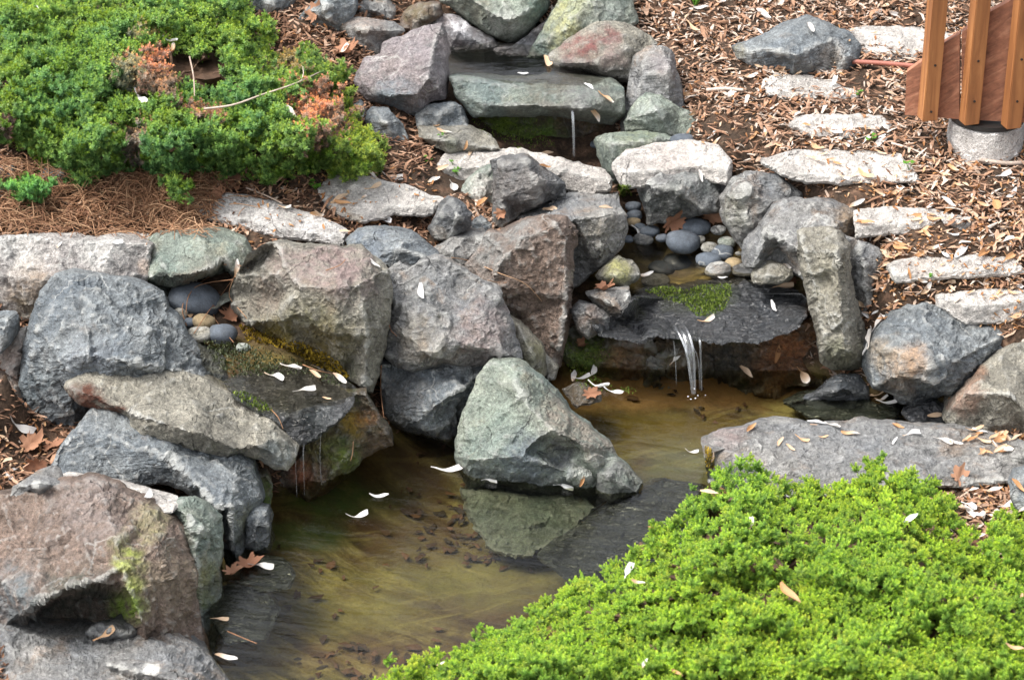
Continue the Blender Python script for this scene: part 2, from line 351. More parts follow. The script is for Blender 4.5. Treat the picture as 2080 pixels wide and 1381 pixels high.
GP = [(1450, -10, .36), (1500, 60, .335), (1800, 20, .36), (2060, 60, .35), (2060, 350, .26), (1450, 200, .28), (1480, 280, .26), (1750, 140, .315), (1900, 200, .30), (1600, 230, .285), (1600, 300, .265), (2060, 430, .235), (1850, 410, .235),
      (1700, 395, .235), (1640, 390, .22), (1800, 490, .2), (1850, 600, .165), (2070, 540, .195), (2070, 670, .125), (2050, 950, .01), (2000, 860, .015), (1800, 590, .155), (1790, 640, .13), (2100, 800, .03), (1780, 740, .02), (1990, 1000, .035), (2070, 1060, .03), (2000, 1080, .03),
      (2200, 900, .02), (2200, 1100, .03), (2000, 1250, .06), (1700, 1250, .05), (1900, 1400, .08), (1500, 1400, .0),
      (1380, 450, .112), (1480, 460, .12), (1300, 450, .10), (1290, 400, .125), (1330, 520, .055), (1450, 500, .088), (1530, 530, .08), (1300, 570, .06), (1450, 570, .07), (1580, 570, .08), (1240, 560, .05),
      (1240, 400, .14), (1240, 350, .155), (1200, 312, .16), (1100, 312, .16), (1000, 330, .17),
      (1000, 135, .22), (1080, 140, .22), (1160, 150, .24), (930, 120, .25), (880, 60, .28), (1100, 60, .27), (1000, 10, .33), (1000, 62, .265), (950, 82, .25), (1045, 95, .24),
      (1350, 620, .03), (1500, 640, .03), (1620, 660, .04), (1350, 700, .0), (1500, 710, .0), (1640, 730, .01), (1700, 745, .01), (1210, 700, .01),
      (1400, 810, -.05), (1250, 800, -.045), (1300, 900, -.07), (1380, 960, -.075), (1550, 790, -.045), (1700, 810, -.04), (1830, 835, -.04), (1550, 870, -.05), (1430, 900, -.07), (1180, 780, -.03),
      (700, 1100, -.085), (900, 1050, -.09), (1000, 1250, -.095), (600, 1350, -.10), (1200, 1150, -.09), (500, 1230, -.07), (1100, 1000, -.09), (820, 930, -.045), (760, 950, -.04), (900, 960, -.06), (620, 1060, -.05), (560, 1090, -.05), (1300, 1050, -.085), (1100, 1450, -.08), (800, 1400, -.1), (450, 1450, -.08),
      (480, 1000, -.02), (650, 930, -.01), (700, 880, 0.0), (440, 720, .10), (540, 760, .10), (620, 790, .10), (400, 660, .125), (450, 660, .125), (380, 600, .14),
      (300, 450, .205), (100, 440, .21), (200, 400, .23), (20, 420, .22), (400, 360, .25), (600, 340, .25), (800, 300, .235), (700, 80, .32), (640, 120, .31), (560, 60, .34), (820, 330, .215), (860, 400, .195), (900, 380, .19), (760, 470, .185), (820, 480, .175), (600, 420, .22), (680, 470, .195), (550, 490, .195), (960, 480, .165), (600, 530, .16),
      (300, 0, .36), (0, 0, .36), (0, 200, .30), (720, 200, .27), (760, 130, .29), (720, 260, .25), (830, 280, .225),
      (50, 1000, .03), (50, 900, .04), (0, 850, .05), (90, 940, .03), (0, 920, .05), (10, 760, .155), (-50, 600, .18), (40, 700, .10), (100, 860, .02), (30, 780, .08), (200, 900, .05), (200, 1200, -.06), (0, 1200, -.04), (100, 1280, -.06), (250, 1290, -.06), (-100, 1300, .06), (200, 1450, .0), (250, 700, .09), (150, 620, .12),
      (-200, 0, .36), (-200, 400, .25), (-200, 800, .15), (-250, 1200, .1), (2300, 0, .36), (2300, 400, .25), (2300, 700, .17), (1000, -120, .42), (300, -120, .42), (1700, -120, .42)]
_g = np.array(GP); GW = atZ(_g[:, 0], _g[:, 1], _g[:, 2])
def _fit(P, z, lam=2e-4):
    d = np.hypot(P[:, None, 0] - P[None, :, 0], P[:, None, 1] - P[None, :, 1]); n = len(P)
    A = np.zeros((n + 3, n + 3)); A[:n, :n] = d + np.eye(n) * lam * -1; A[:n, n] = 1; A[:n, n + 1:] = P; A[n, :n] = 1; A[n + 1:, :n] = P.T
    return np.linalg.solve(A, np.concatenate([z, np.zeros(3)]))
GC = _fit(GW[:, :2], GW[:, 2])
def ground_z(x, y):
    x = np.asarray(x, float).ravel(); y = np.asarray(y, float).ravel(); out = np.zeros(len(x)); n = len(GW)
    for a in range(0, len(x), 20000):
        xs, ys = x[a:a + 20000], y[a:a + 20000]
        cx = np.clip(xs, -1.3, 1.3); cy = np.clip(ys, 2.35, 5.1)
        d = np.hypot(cx[:, None] - GW[None, :, 0], cy[:, None] - GW[None, :, 1])
        z = d @ GC[:n] + GC[n] + GC[n + 1] * cx + GC[n + 2] * cy
        far = np.hypot(xs - cx, ys - cy); w = smooth01(far / 2.5)
        out[a:a + 20000] = z * (1 - w) + (.25 + np.clip((ys - 4) * .04, -.3, 1.2)) * w
    return out
def sheet(xs, ys):
    gx, gy = np.meshgrid(xs, ys); return gx, gy
xs = np.concatenate([-np.geomspace(60, 1.35, 30), np.arange(-1.33, 1.33, .0085), np.geomspace(1.35, 60, 30)])
ys = np.concatenate([-np.geomspace(60, 2.3, 26)[:-1] + 4.4, np.arange(2.15, 5.2, .0095), np.geomspace(.5, 80, 30) + 4.75])
gx, gy = sheet(xs, ys); gz = ground_z(gx, gy)
near = smooth01(2.2 - np.hypot(gx.ravel(), gy.ravel() - 3.7) / 1.0)
P3 = np.column_stack([gx.ravel(), gy.ravel(), np.zeros(gx.size)])
rel = .006 * fbm(P3 * 14, 4, 3) + .004 * fbm(P3 * 60, 3, 5)
# pixel of every ground point, to know what covers it
def project(X):
    r = X - CAMP; dep = r[..., 1] * cp - r[..., 2] * sp; u = r[..., 1] * sp + r[..., 2] * cp
    return CX + F * r[..., 0] / dep, CY - F * u / dep
G3 = np.column_stack([gx.ravel(), gy.ravel(), gz]); gpx, gpy = project(G3)
inf = gy.ravel() > .5
bedm = np.zeros(gx.size)
for poly in (POND, MID, TOP, SHELF):
    e = edist(gpx, gpy, poly); i = inpoly(gpx, gpy, poly) & inf
    bedm = np.maximum(bedm, np.where(i, 1., np.clip(1 - e / 25, 0, 1) * inf))
G3[:, 2] += rel * np.where(bedm > .5, .6, 1)
pad = inf & (np.minimum.reduce([np.where(inpoly(gpx, gpy, p), 0, edist(gpx, gpy, p)) for p in (POND,)]) > 30) & (gpx > -300) & (gpx < 2400) & (gpy > 1000)
nx_, ny_ = gx.shape[1], gx.shape[0]; idx = np.arange(nx_ * ny_).reshape(ny_, nx_)
GF = np.stack([idx[:-1, :-1], idx[:-1, 1:], idx[1:, 1:], idx[1:, :-1]], -1).reshape(-1, 4)

t = NT('soil_and_pond_bed'); v = t.coord(False)
n1 = t.noise(v, 30, 7, .7); n2 = t.noise(v, 160, 4, .7); n3 = t.noise(v, 6, 4, .6)
soil = t.ramp(n1, [(.3, (.018, .013, .010)), (.5, (.05, .033, .022)), (.62, (.10, .06, .04)), (.75, (.2, .13, .085))])
soil = t.mix(.8, soil, t.ramp(n2, [(.3, .4), (.7, 1.7)]), 'MULTIPLY')
st = t.noise(t.scale(t.rot(v, (0, 0, .55)), (3.2, 30, 3)), 1.0, 6, .60, .35)  # algae streaks that also paint the water's reflection streaks into the bed
st2 = t.noise(t.scale(t.rot(v, (0, 0, -.35)), (4, 34, 3)), 1.4, 5, .6, .3)
bed = t.ramp(st, [(.30, (.018, .015, .008)), (.43, (.06, .046, .018)), (.52, (.13, .10, .035)), (.64, (.27, .22, .09))])
bed = t.mix(t.ramp(n3, [(.46, 0.), (.60, .75)]), bed, (.06, .028, .018))
bed = t.mix(t.ramp(st2, [(.54, 0.), (.66, .6)]), bed, (.24, .19, .07))
bed = t.mix(.7, bed, t.ramp(n2, [(.3, .6), (.7, 1.4)]), 'MULTIPLY')
gt = t.new('Attribute', attribute_name='tint')
bed = t.mix(t.math('MULTIPLY', gt.outputs['Alpha'], t.ramp(n1, [(.3, .5), (.6, 1.)])), bed, gt.outputs['Color'])
col = t.mix(t.attr('bed'), soil, bed); t.l.new(col, t.b.inputs['Base Color']); t.b.inputs['Roughness'].default_value = .9
t.b.inputs['Specular IOR Level'].default_value = .2
t.l.new(t.bump(n1, .8, .01), t.b.inputs['Normal']); M['soil'] = t.m
tint = np.zeros((len(G3), 4))
for (sx, sy, rx, ry, c, al) in [(680, 1010, 120, 40, (.045, .075, .018), 1.), (610, 1085, 110, 30, (.06, .09, .03), .9), (840, 1000, 80, 60, (.09, .05, .03), .8), (880, 1100, 130, 50, (.09, .05, .035), .7), (1010, 1040, 60, 70, (.03, .022, .018), .6),
        (780, 940, 120, 40, (.09, .055, .03), .8), (1200, 1150, 140, 60, (.03, .027, .026), .8), (1330, 800, 230, 35, (.34, .19, .085), 1.2), (1330, 870, 200, 35, (.12, .08, .018), 1.), (1400, 960, 120, 60, (.12, .12, .06), .8), (1240, 900, 80, 60, (.13, .095, .02), .8),
        (1500, 790, 120, 25, (.24, .12, .05), 1.), (700, 1330, 160, 40, (.12, .06, .035), .6), (480, 1200, 60, 60, (.03, .03, .02), .8), (1000, 1170, 260, 60, (.17, .15, .05), .7), (700, 1240, 170, 60, (.15, .13, .045), .6), (1350, 520, 100, 40, (.10, .085, .06), .7), (1180, 990, 200, 40, (.02, .02, .02), .5), (1000, 130, 260, 60, (.045, .038, .034), 1.3)]:
    w = np.hypot((gpx - sx) / rx, (gpy - sy) / ry) + .3 * fbm(np.column_stack([gpx / 60, gpy / 30, 0 * gpx]), 3, 8)
    w = al * smooth01(1.5 - w) * inf; old = tint[:, 3].copy(); m = w / (w + old + 1e-6)
    tint[:, :3] = tint[:, :3] * (1 - m[:, None]) + np.array(c) * m[:, None]; tint[:, 3] = np.maximum(old, w)
me = mkmesh('ground', G3, GF, M['soil'], attrs={'bed': bedm, 'tint': tint}); gobj = link('ground', me); tag(gobj, kind='structure')
keep = (np.abs(G3[GF[:, 0], 0]) < 1.4) & (G3[GF[:, 0], 1] > 2.1) & (G3[GF[:, 0], 1] < 5.4)
gf = GF[keep]; u, inv_ = np.unique(gf, return_inverse=True); gf2 = inv_.reshape(gf.shape); collide(G3[u], np.concatenate([gf2[:, :3], gf2[:, [0, 2, 3]]]))
# ------------------------------------------------------------------ stones, nearest first
MOSS = (.06, .10, .012); LIME = (.30, .36, .06); RUST = (.16, .06, .025); ALGAE = (.045, .05, .018); GOLD = (.17, .13, .02); TAN = (.30, .22, .14); OLIVE = (.15, .15, .05); PALE = (.55, .55, .52); PURP = (.22, .16, .15)
rock('smooth grey boulder with a white scuff in the bottom left corner', [(-60, 1240), (0, 1259), (24, 1269), (61, 1287), (110, 1295), (175, 1293), (244, 1281), (284, 1273), (321, 1279), (362, 1287), (406, 1314), (431, 1334), (459, 1381), (490, 1450), (-60, 1450)],
     [[(284, 1273), (282, 1305, 1), (200, 1345, 2), (60, 1400, 4)], [(282, 1305, 1), (340, 1340, 4), (380, 1390, 6), (400, 1450)], [(459, 1381), (380, 1390, 6)], [(110, 1295), (140, 1330, 1), (60, 1400, 4)]], (1440, 2.66), 1.25, .2, 'grey', [(305, 1358, 16, PALE, 1.)], amp=.9)
rock('dark flat chip tucked under the hollowed brown boulder', [(172, 1287), (195, 1265), (240, 1257), (278, 1272), (270, 1290), (210, 1300)], [[(195, 1265), (225, 1275, 1), (270, 1290)]], (1290, 2.80), .9, .05, 'dark', name='stone')
rock('large brown boulder with a hollow, lime green streak down its middle', [(-60, 1010), (0, 1007), (20, 1005), (69, 993), (134, 980), (199, 974), (228, 987), (260, 1003), (309, 1027), (349, 1052), (374, 1080), (392, 1129), (402, 1165), (398, 1210), (406, 1263), (425, 1303), (430, 1350), (425, 1400), (-60, 1400)],
     [[(199, 974), (215, 1020, 3), (235, 1090, 6), (250, 1150, 8), (262, 1200, 8), (285, 1262, 7), (300, 1330, 4)], [(-60, 1175, 3), (-20, 1160, 3), (45, 1137, 4), (98, 1135, 5), (130, 1150, 6), (142, 1192, 8), (190, 1182, 8), (236, 1186, 7), (250, 1150, 8)],
      [(262, 1205, 6), (236, 1206, 1), (190, 1206, -1), (142, 1214, -1), (90, 1244, -1), (35, 1275, 0)], [(20, 1262, 3), (70, 1228, 8), (142, 1192, 8)], [(262, 1205, 6), (285, 1262, 7)], [(35, 1275, 0), (90, 1305, -1), (175, 1305, -1), (262, 1290, 0), (285, 1262, 7)], [(309, 1027), (330, 1100, 5), (345, 1180, 6), (350, 1280, 4)]],
     (1345, 2.86), .42, .22, 'brown', [(262, 1130, 38, LIME, .75), (262, 1230, 34, (.20, .30, .03), 1.), (275, 1190, 26, LIME, .8), (300, 1060, 40, (.30, .29, .13), .5), (150, 1240, 95, (.05, .065, .05), .7), (30, 1210, 60, (.13, .15, .16), .9), (340, 1180, 70, (.24, .19, .13), .6), (180, 1030, 90, (.22, .19, .18), .5)], amp=1.15, seed=31)  # greenish dark spot deepens the hollow's shade by colour
rock('upright green grey stone behind the lime streaked boulder', [(345, 1030), (362, 1011), (390, 1009), (414, 1023), (443, 1056), (453, 1096), (449, 1153), (451, 1206), (449, 1267), (438, 1300), (430, 1348), (380, 1350), (370, 1100)],
     [[(362, 1011), (384, 1050, 4), (396, 1130, 4), (400, 1200, 3), (415, 1290, 3)], [(443, 1056), (410, 1075, 4)]], (1340, 2.93), .35, .12, 'green', [(425, 1180, 40, OLIVE, .7), (405, 1220, 22, LIME, .5), (440, 1290, 30, (.08, .10, .12), .6)], wetz=.03)
rock('thin white limestone plate lying between two boulders', [(110, 964), (142, 962), (203, 972), (264, 985), (309, 997), (362, 1011), (366, 1027), (349, 1043), (317, 1040), (276, 1016), (200, 1005), (110, 990)], [], (1030, 3.00), 2.0, .03, 'white', name='stone_plate', amp=.35)
rock('small grey stone behind the brown boulder at left edge', [(15, 1012), (28, 985), (69, 966), (95, 966), (112, 972), (130, 985), (80, 1010)], [[(28, 985), (80, 985, 2), (130, 985)]], (1010, 2.98), .8, .08, 'grey')
rock('slate grey wedge boulder with a long overhanging right corner', [(94, 962), (122, 905), (150, 881), (163, 855), (183, 832), (228, 832), (276, 846), (309, 848), (366, 863), (402, 885), (443, 901), (488, 918), (516, 938), (522, 970), (532, 1011), (524, 1039), (504, 1072), (502, 1110), (498, 1145), (480, 1161), (455, 1161), (448, 1100), (443, 1048), (406, 1018), (366, 992), (337, 982), (276, 990), (228, 984), (163, 980), (110, 985)],
     [[(163, 855), (215, 880, 2), (265, 905, 3), (345, 930, 4), (400, 985, 6), (443, 1035, 7), (466, 1030, 7), (532, 1011)], [(466, 1030, 7), (470, 1090, 4), (480, 1161)], [(443, 1035, 7), (443, 1048)], [(345, 870, 1), (350, 900, 3), (345, 930, 4)], [(228, 984, -3), (300, 960, 2), (366, 992, -2)], [(488, 918), (480, 960, 4), (466, 1030, 7)]],
     (1161, 3.06), .75, .2, 'blue', [(505, 1060, 40, OLIVE, .5), (480, 1150, 30, (.03, .04, .04), .9)], wetz=.02, amp=.9, seed=5, hs=1.15)
rock('small wet block standing in the water beside the slate wedge', [(498, 1050), (520, 1034), (540, 1040), (550, 1065), (548, 1120), (528, 1128), (498, 1115)], [[(520, 1034), (518, 1070, 1), (498, 1110, 1)], [(550, 1065), (545, 1100), (518, 1098, 2)]], (1128, 3.09), .3, .08, 'blue', wetz=.035, name='stone')
rock('tan grey elongated boulder with a red brown underside', [(129, 785), (134, 775), (181, 748), (235, 730), (268, 719), (308, 722), (344, 741), (398, 764), (456, 793), (482, 806), (522, 824), (551, 846), (576, 875), (594, 896), (603, 925), (601, 938), (585, 958), (557, 954), (528, 936), (484, 925), (440, 940), (280, 900), (239, 845), (195, 832), (163, 822), (140, 805)],
     [[(134, 775, 1), (150, 790, 2), (185, 803, 3), (225, 825, 3), (245, 832, 3)], [(484, 913, 3), (520, 905, 4), (548, 892, 3), (585, 870, 0)], [(576, 875), (548, 892, 3)], [(300, 850, 5), (400, 880, 6), (484, 913, 3)], [(245, 832, 3), (300, 850, 5)], [(528, 936, -3), (560, 925, 2), (594, 896)]],
     (950, 3.20), .95, .16, 'tan', [(185, 822, 40, (.085, .03, .016), 1.3), (225, 838, 25, (.085, .03, .016), 1.3), (150, 803, 22, (.085, .03, .016), 1.2), (560, 930, 40, (.13, .15, .15), .8), (480, 920, 22, (.1, .11, .11), .6)], amp=.8, seed=12)
rock('huge blue grey boulder with slaty layered face at left', [(30, 830), (38, 780), (45, 700), (65, 640), (80, 590), (110, 555), (130, 548), (200, 556), (260, 566), (310, 580), (335, 600), (345, 635), (375, 660), (385, 685), (420, 720), (452, 752), (465, 780), (472, 805), (440, 830), (230, 850), (181, 840), (145, 884), (109, 877), (65, 840)],
     [[(110, 555), (105, 620, 3), (70, 690, 4), (60, 760, 3)], [(105, 620, 3), (190, 640, 6), (300, 680, 6), (375, 700, 3)], [(70, 690, 4), (170, 720, 8), (280, 740, 8), (400, 760, 4)], [(170, 720, 8), (150, 800, 5), (109, 877)], [(60, 760, 3), (150, 800, 5), (181, 840)], [(200, 556), (250, 620, 3), (300, 680, 6)]],
     (880, 3.40), .48, .2, 'blue', [(180, 730, 60, (.20, .22, .25), .4), (60, 790, 50, (.07, .09, .10), .6)], amp=1.2, seed=77)
rock('small blue stone at the left edge above the pink stone', [(-40, 645), (20, 643), (29, 665), (22, 700), (0, 718), (-40, 722)], [[(-40, 665), (10, 668, 2), (22, 700)]], (715, 3.44), .5, .1, 'blue', name='stone')
rock('pinkish white crumbly stone strip beside the huge boulder', [(28, 668), (55, 663), (47, 720), (36, 790), (8, 775), (-30, 760), (0, 716)], [[(40, 690, 1), (25, 760, 1)]], (790, 3.46), .6, .08, 'white', [(20, 740, 60, (.42, .30, .24), .6)], name='stone', amp=1.2)
rock('brown rough stone at the left edge under the pink stone', [(-40, 740), (10, 762), (38, 785), (44, 812), (28, 838), (0, 845), (-40, 850)], [[(-40, 790, 2), (20, 800, 2)]], (845, 3.40), .6, .1, 'brown', name='stone')
rock('big weathered limestone slab, dark mottled top, at left', [(-60, 482), (0, 482), (60, 477), (150, 487), (230, 490), (285, 492), (306, 500), (306, 560), (285, 600), (200, 640), (85, 640), (62, 656), (40, 665), (0, 642), (-60, 640)],
     [[(-60, 545, None, .215), (0, 560, None, .215), (90, 572, None, .215), (200, 568, None, .215), (306, 560)], [(-60, 482, None, .225), (60, 477, None, .23), (150, 487, None, .23), (285, 492, None, .225)]], (640, 3.60), .15, .2, 'whitegrey', [(60, 600, 70, (.22, .15, .09), .7), (40, 640, 40, GOLD, .6), (20, 490, 60, PALE, .7), (200, 492, 60, PALE, .5), (292, 540, 14, (.45, .36, .3), .9)], cat='stone slab', name='stone_slab', amp=.9, seed=3)
rock('round shouldered green grey boulder over the pebble nook', [(300, 485), (319, 473), (348, 468), (398, 469), (453, 480), (496, 494), (511, 512), (503, 534), (485, 560), (470, 610), (440, 625), (350, 625), (326, 590), (300, 570)],
     [[(300, 565, 2), (344, 560, 4), (384, 560, 5), (427, 545, 4), (449, 527, 2), (503, 520, 0)], [(300, 570), (340, 590, -3), (400, 580, -5), (460, 560, -5)], [(348, 468), (360, 510, 1), (344, 560, 4)]], (615, 3.60), .75, .16, 'green', [(400, 585, 60, (.12, .08, .05), .8), (380, 500, 60, (.22, .26, .23), .5)], amp=.7)
rock('massive brown boulder with purple top and golden moss at its foot', [(505, 515), (530, 497), (560, 493), (650, 500), (740, 505), (790, 545), (798, 600), (795, 640), (785, 700), (772, 750), (757, 797), (740, 792, 1), (700, 767, -2), (640, 742, -5), (600, 722, -7), (560, 702, -9), (510, 678, -11), (485, 662, -12), (472, 640, -11), (465, 600, -8), (480, 560, -4)],
     [[(505, 515, -2), (543, 512, -3), (585, 555, 3), (612, 581, 5), (682, 586, 6), (732, 577, 5), (798, 566, -1)], [(530, 497, -8), (560, 493, -10), (650, 500, -11), (740, 505, -11), (790, 545, -6)], [(585, 555, 3), (575, 600, 0), (500, 655, -6), (485, 662, -12)], [(612, 581, 5), (560, 650, 1), (500, 655, -6)], [(732, 577, 5), (745, 680, 5), (757, 797)], [(682, 586, 6), (690, 680, 5), (700, 767, -2)]],
     (790, 3.42), .30, .2, 'tan', [(680, 545, 90, PURP, .85), (590, 540, 50, PURP, .5), (540, 600, 45, (.22, .17, .13), .7), (640, 640, 60, (.13, .12, .055), .8), (680, 700, 60, (.11, .09, .03), .8), (560, 690, 50, GOLD, .95), (640, 725, 55, (.13, .09, .015), 1.), (700, 755, 40, ALGAE, .9), (770, 640, 40, (.2, .19, .15), .6)], amp=1.0, seed=21)
rock('wet flat ledge stone that carries the left thin waterfall', [(455, 775, None, .127), (500, 755, None, .128), (560, 745, None, .129), (680, 765, None, .130), (722, 798, None, .128), (718, 818), (700, 845), (670, 870), (640, 895), (612, 908), (590, 895), (560, 860), (520, 835), (470, 805)],
     [[(520, 832, None, .130), (600, 838, None, .132), (640, 824, None, .132), (700, 806, None, .131), (722, 798, None, .128)], [(470, 800, None, .13), (520, 832, None, .130)]], (908, 3.26), .10, .12, 'dark', [(560, 830, 40, (.05, .06, .02), .5), (650, 850, 40, (.10, .13, .12), .5)], wet=.85, amp=.6, name='ledge_stone')
rock('mossy rust stained rock wall behind the left waterfall', [(535, 960), (570, 890), (640, 850), (700, 800), (745, 795), (775, 850), (795, 885), (800, 905), (770, 915), (740, 935), (680, 990), (640, 1030), (560, 1045), (530, 1040)],
     [[(600, 930, 0), (680, 880, 1), (740, 830, 0)], [(640, 1010, 2), (700, 930, 2), (760, 885, 1)]], (1035, 3.31), .1, .08, 'wall', [(615, 965, 30, (.42, .15, .07), 1.), (720, 860, 36, (.40, .25, .03), 1.), (745, 850, 24, (.42, .17, .06), 1.), (690, 920, 46, (.14, .20, .02), 1.), (655, 900, 40, (.22, .18, .05), .9), (590, 980, 25, (.14, .12, .10), .6), (770, 890, 40, (.14, .08, .03), .7), (540, 990, 30, MOSS, .8)], wet=.45, amp=1.3, name='rock_wall', cat='rock wall')
rock('small mossy block under the tan boulder by the waterfall', [(520, 965), (545, 962), (556, 985), (548, 1030), (530, 1045), (518, 1020)], [], (1040, 3.20), .2, .06, 'wall', [(536, 1000, 40, MOSS, 1.)], wet=.3, name='stone')
rock('broad grey brown slab boulder leaning at picture centre', [(787, 545), (812, 528), (834, 543), (863, 521), (892, 519), (935, 541), (986, 574), (1022, 595), (1024, 621), (1044, 650), (1058, 708), (1062, 728), (1026, 742), (985, 742), (950, 750), (899, 742), (877, 748), (841, 759), (805, 745), (778, 722), (785, 680), (795, 620)],
     [[(834, 543), (868, 595, 2), (885, 660, 4), (892, 700, 5), (899, 728, 4)], [(868, 595, 2), (935, 580, 0), (986, 574)], [(899, 728, 4), (930, 700, 4), (1010, 715, 3), (1062, 728)], [(787, 600, 1), (840, 640, 3), (885, 660, 4)], [(805, 745), (850, 715, 4), (892, 715, 5)], [(935, 580, 0), (975, 640, 3), (930, 700, 4)]],
     (750, 3.46), .55, .14, 'grey', [(980, 680, 70, PURP, .5), (860, 690, 60, (.25, .22, .17), .45), (860, 580, 40, (.19, .2, .19), .4)], amp=1.1, seed=44)
rock('dark blue angular boulder below the centre slab, partly undercut', [(770, 735), (805, 738), (841, 745), (900, 735), (961, 738), (1000, 742), (990, 790), (955, 850), (938, 890), (928, 912), (890, 898), (840, 885), (805, 868), (785, 850), (772, 800)],
     [[(841, 745), (870, 795, 4), (880, 830, 5), (935, 790, 4), (1000, 742)], [(870, 795, 4), (925, 765, 3), (961, 738)], [(785, 850, 0), (840, 862, 4), (880, 830, 5)], [(840, 862, 4), (890, 880, 3), (928, 912)], [(880, 830, 5), (890, 880, 3)]], (912, 3.44), .25, .16, 'blue', [(810, 800, 50, (.09, .08, .07), .6), (800, 860, 40, (.03, .03, .025), .7)], amp=1.1, wetz=.02, seed=9)
rock('pale green pyramid boulder rising out of the pond', [(985, 742), (1000, 732), (1040, 732), (1070, 745), (1100, 775), (1150, 830), (1200, 870), (1245, 905), (1256, 930), (1262, 960), (1262, 995, None, -.02), (1210, 1030, None, -.07), (1080, 1030, None, -.07), (960, 1010, None, -.07), (930, 950, None, .0), (924, 925, 0), (925, 900), (935, 850), (955, 800), (970, 765)],
     [[(985, 775, 1), (1005, 738, 0), (1050, 785, 5), (1069, 820, 6), (1126, 873, 9), (1190, 905, 8), (1212, 942, 6), (1210, 985, None, .0)], [(1126, 873, 9), (1098, 890, 8), (1074, 912, 7), (1068, 926, 7)], [(1078, 913, 5), (1140, 936, 4), (1203, 960, 4)], [(935, 930, 1), (951, 934, 4), (1000, 930, 6), (1068, 928, 7), (1130, 950, 6), (1191, 964, 5)], [(940, 955, None, .002), (967, 966, None, .004), (1069, 980, None, .004), (1191, 986, None, .002)], [(1100, 893, 5.5), (1150, 917, 4), (1190, 935, 5)]],
     (985, 3.30), .42, .16, 'green', [(1160, 850, 70, (.24, .20, .16), .8), (1220, 910, 40, (.22, .19, .16), .8), (1070, 955, 90, (.12, .14, .16), .85), (1130, 915, 40, (.055, .06, .07), .9), (1000, 850, 60, (.20, .24, .20), .5)], amp=.8, wetz=.012, seed=61, hs=1.0)  # darkest spot paints the shade of the small recess
rock('pale green sunken foot of stone in front of the pyramid boulder', [(930, 985, None, -.025), (960, 995, None, -.025), (1080, 1008, None, -.025), (1190, 1006, None, -.025), (1215, 1030, None, -.03), (1150, 1095, None, -.045), (1060, 1135, None, -.06), (990, 1110, None, -.06), (950, 1050, None, -.05)], [[(960, 1000, None, -.02), (1060, 1050, None, -.03), (1150, 1040, None, -.025)]], (1130, 3.08), 1.8, .05, 'green', wet=.55, amp=.9, rough=6, name='sunken_stone')
rock('small grey stone touching the right foot of the pyramid boulder', [(1206, 958), (1222, 930), (1252, 924), (1282, 955), (1306, 982), (1296, 1002, None, .0), (1240, 1022, None, -.02), (1208, 1000, None, -.01)], [[(1222, 930), (1238, 965, 3), (1240, 1022, None, -.02)]], (995, 3.25), .7, .08, 'green', [(1250, 960, 60, (.16, .16, .155), .8)], wetz=.01, hs=1., amp=.7)
rock('sunken dark slab just below the water right of the pyramid', [(1230, 1030), (1340, 968), (1440, 985), (1440, 1080), (1330, 1130), (1150, 1180), (1090, 1130)], [[(1230, 1030, None, -.015), (1340, 968, None, -.012)], [(1330, 1070, None, -.015), (1440, 985, None, -.02)]], (1130, 3.10), 1.6, .1, 'dark', wet=1, amp=.7, name='sunken_stone')
rock('tall brown pitted boulder with a grey shoulder', [(942, 537), (957, 520), (985, 480), (1000, 472), (1020, 480), (1060, 452), (1100, 436), (1150, 440), (1166, 470), (1169, 500), (1163, 600), (1158, 660), (1145, 720), (1135, 748), (1118, 738), (1075, 695), (1040, 650), (1010, 620), (980, 600), (950, 570)],
     [[(1100, 436), (1127, 452, 3), (1062, 479, 4), (1029, 516, 4), (1011, 541, 4), (1006, 580, 3)], [(1150, 440), (1155, 480, 3), (1150, 600, 3), (1140, 700, 2)], [(1029, 516, 4), (985, 535, 1), (942, 537)], [(1127, 452, 3), (1155, 480, 3)]], (745, 3.62), .36, .16, 'brown', [(990, 510, 60, (.20, .20, .19), .9), (1050, 465, 40, (.2, .2, .19), .9), (1163, 560, 16, (.28, .26, .21), .7), (1080, 560, 60, (.13, .085, .06), .5)], amp=1.15, seed=15)
rock('rounded olive stone wedged between pyramid and tall brown boulder', [(1030, 640), (1050, 652), (1087, 682), (1107, 712), (1108, 765), (1080, 790), (1050, 770), (1040, 700)], [[(1060, 680, 1), (1080, 720, 2), (1080, 770, 1)]], (790, 3.56), .3, .1, 'tan', [(1090, 730, 40, OLIVE, .5)], amp=.7, rim=14)
rock('small tan wedge stone at the foot of the tall brown boulder', [(1105, 712), (1120, 728), (1134, 747), (1128, 772), (1108, 775)], [], (775, 3.59), .4, .05, 'tan', name='stone', amp=.6)
rock('flat topped grey boulder right of the tall brown one', [(1044, 440, -5), (1087, 418, -7), (1127, 400, -9), (1160, 389, -10), (1225, 388, -10), (1254, 396, -8), (1256, 411, -5), (1273, 434), (1273, 469), (1262, 505), (1239, 534), (1207, 552), (1182, 576), (1160, 590), (1130, 560)],
     [[(1273, 434, 1), (1225, 436, 3), (1170, 442, 4), (1130, 450, 4), (1044, 440, -5)], [(1273, 469), (1221, 510, 3), (1190, 490, 3), (1167, 487, 2), (1130, 480, 1)], [(1221, 510, 3), (1217, 548, 1)]], (560, 3.80), .35, .18, 'grey', [(1190, 530, 45, (.10, .10, .095), .7), (1220, 465, 50, (.24, .22, .18), .6), (1140, 415, 50, (.15, .17, .19), .5)], amp=1., seed=18)
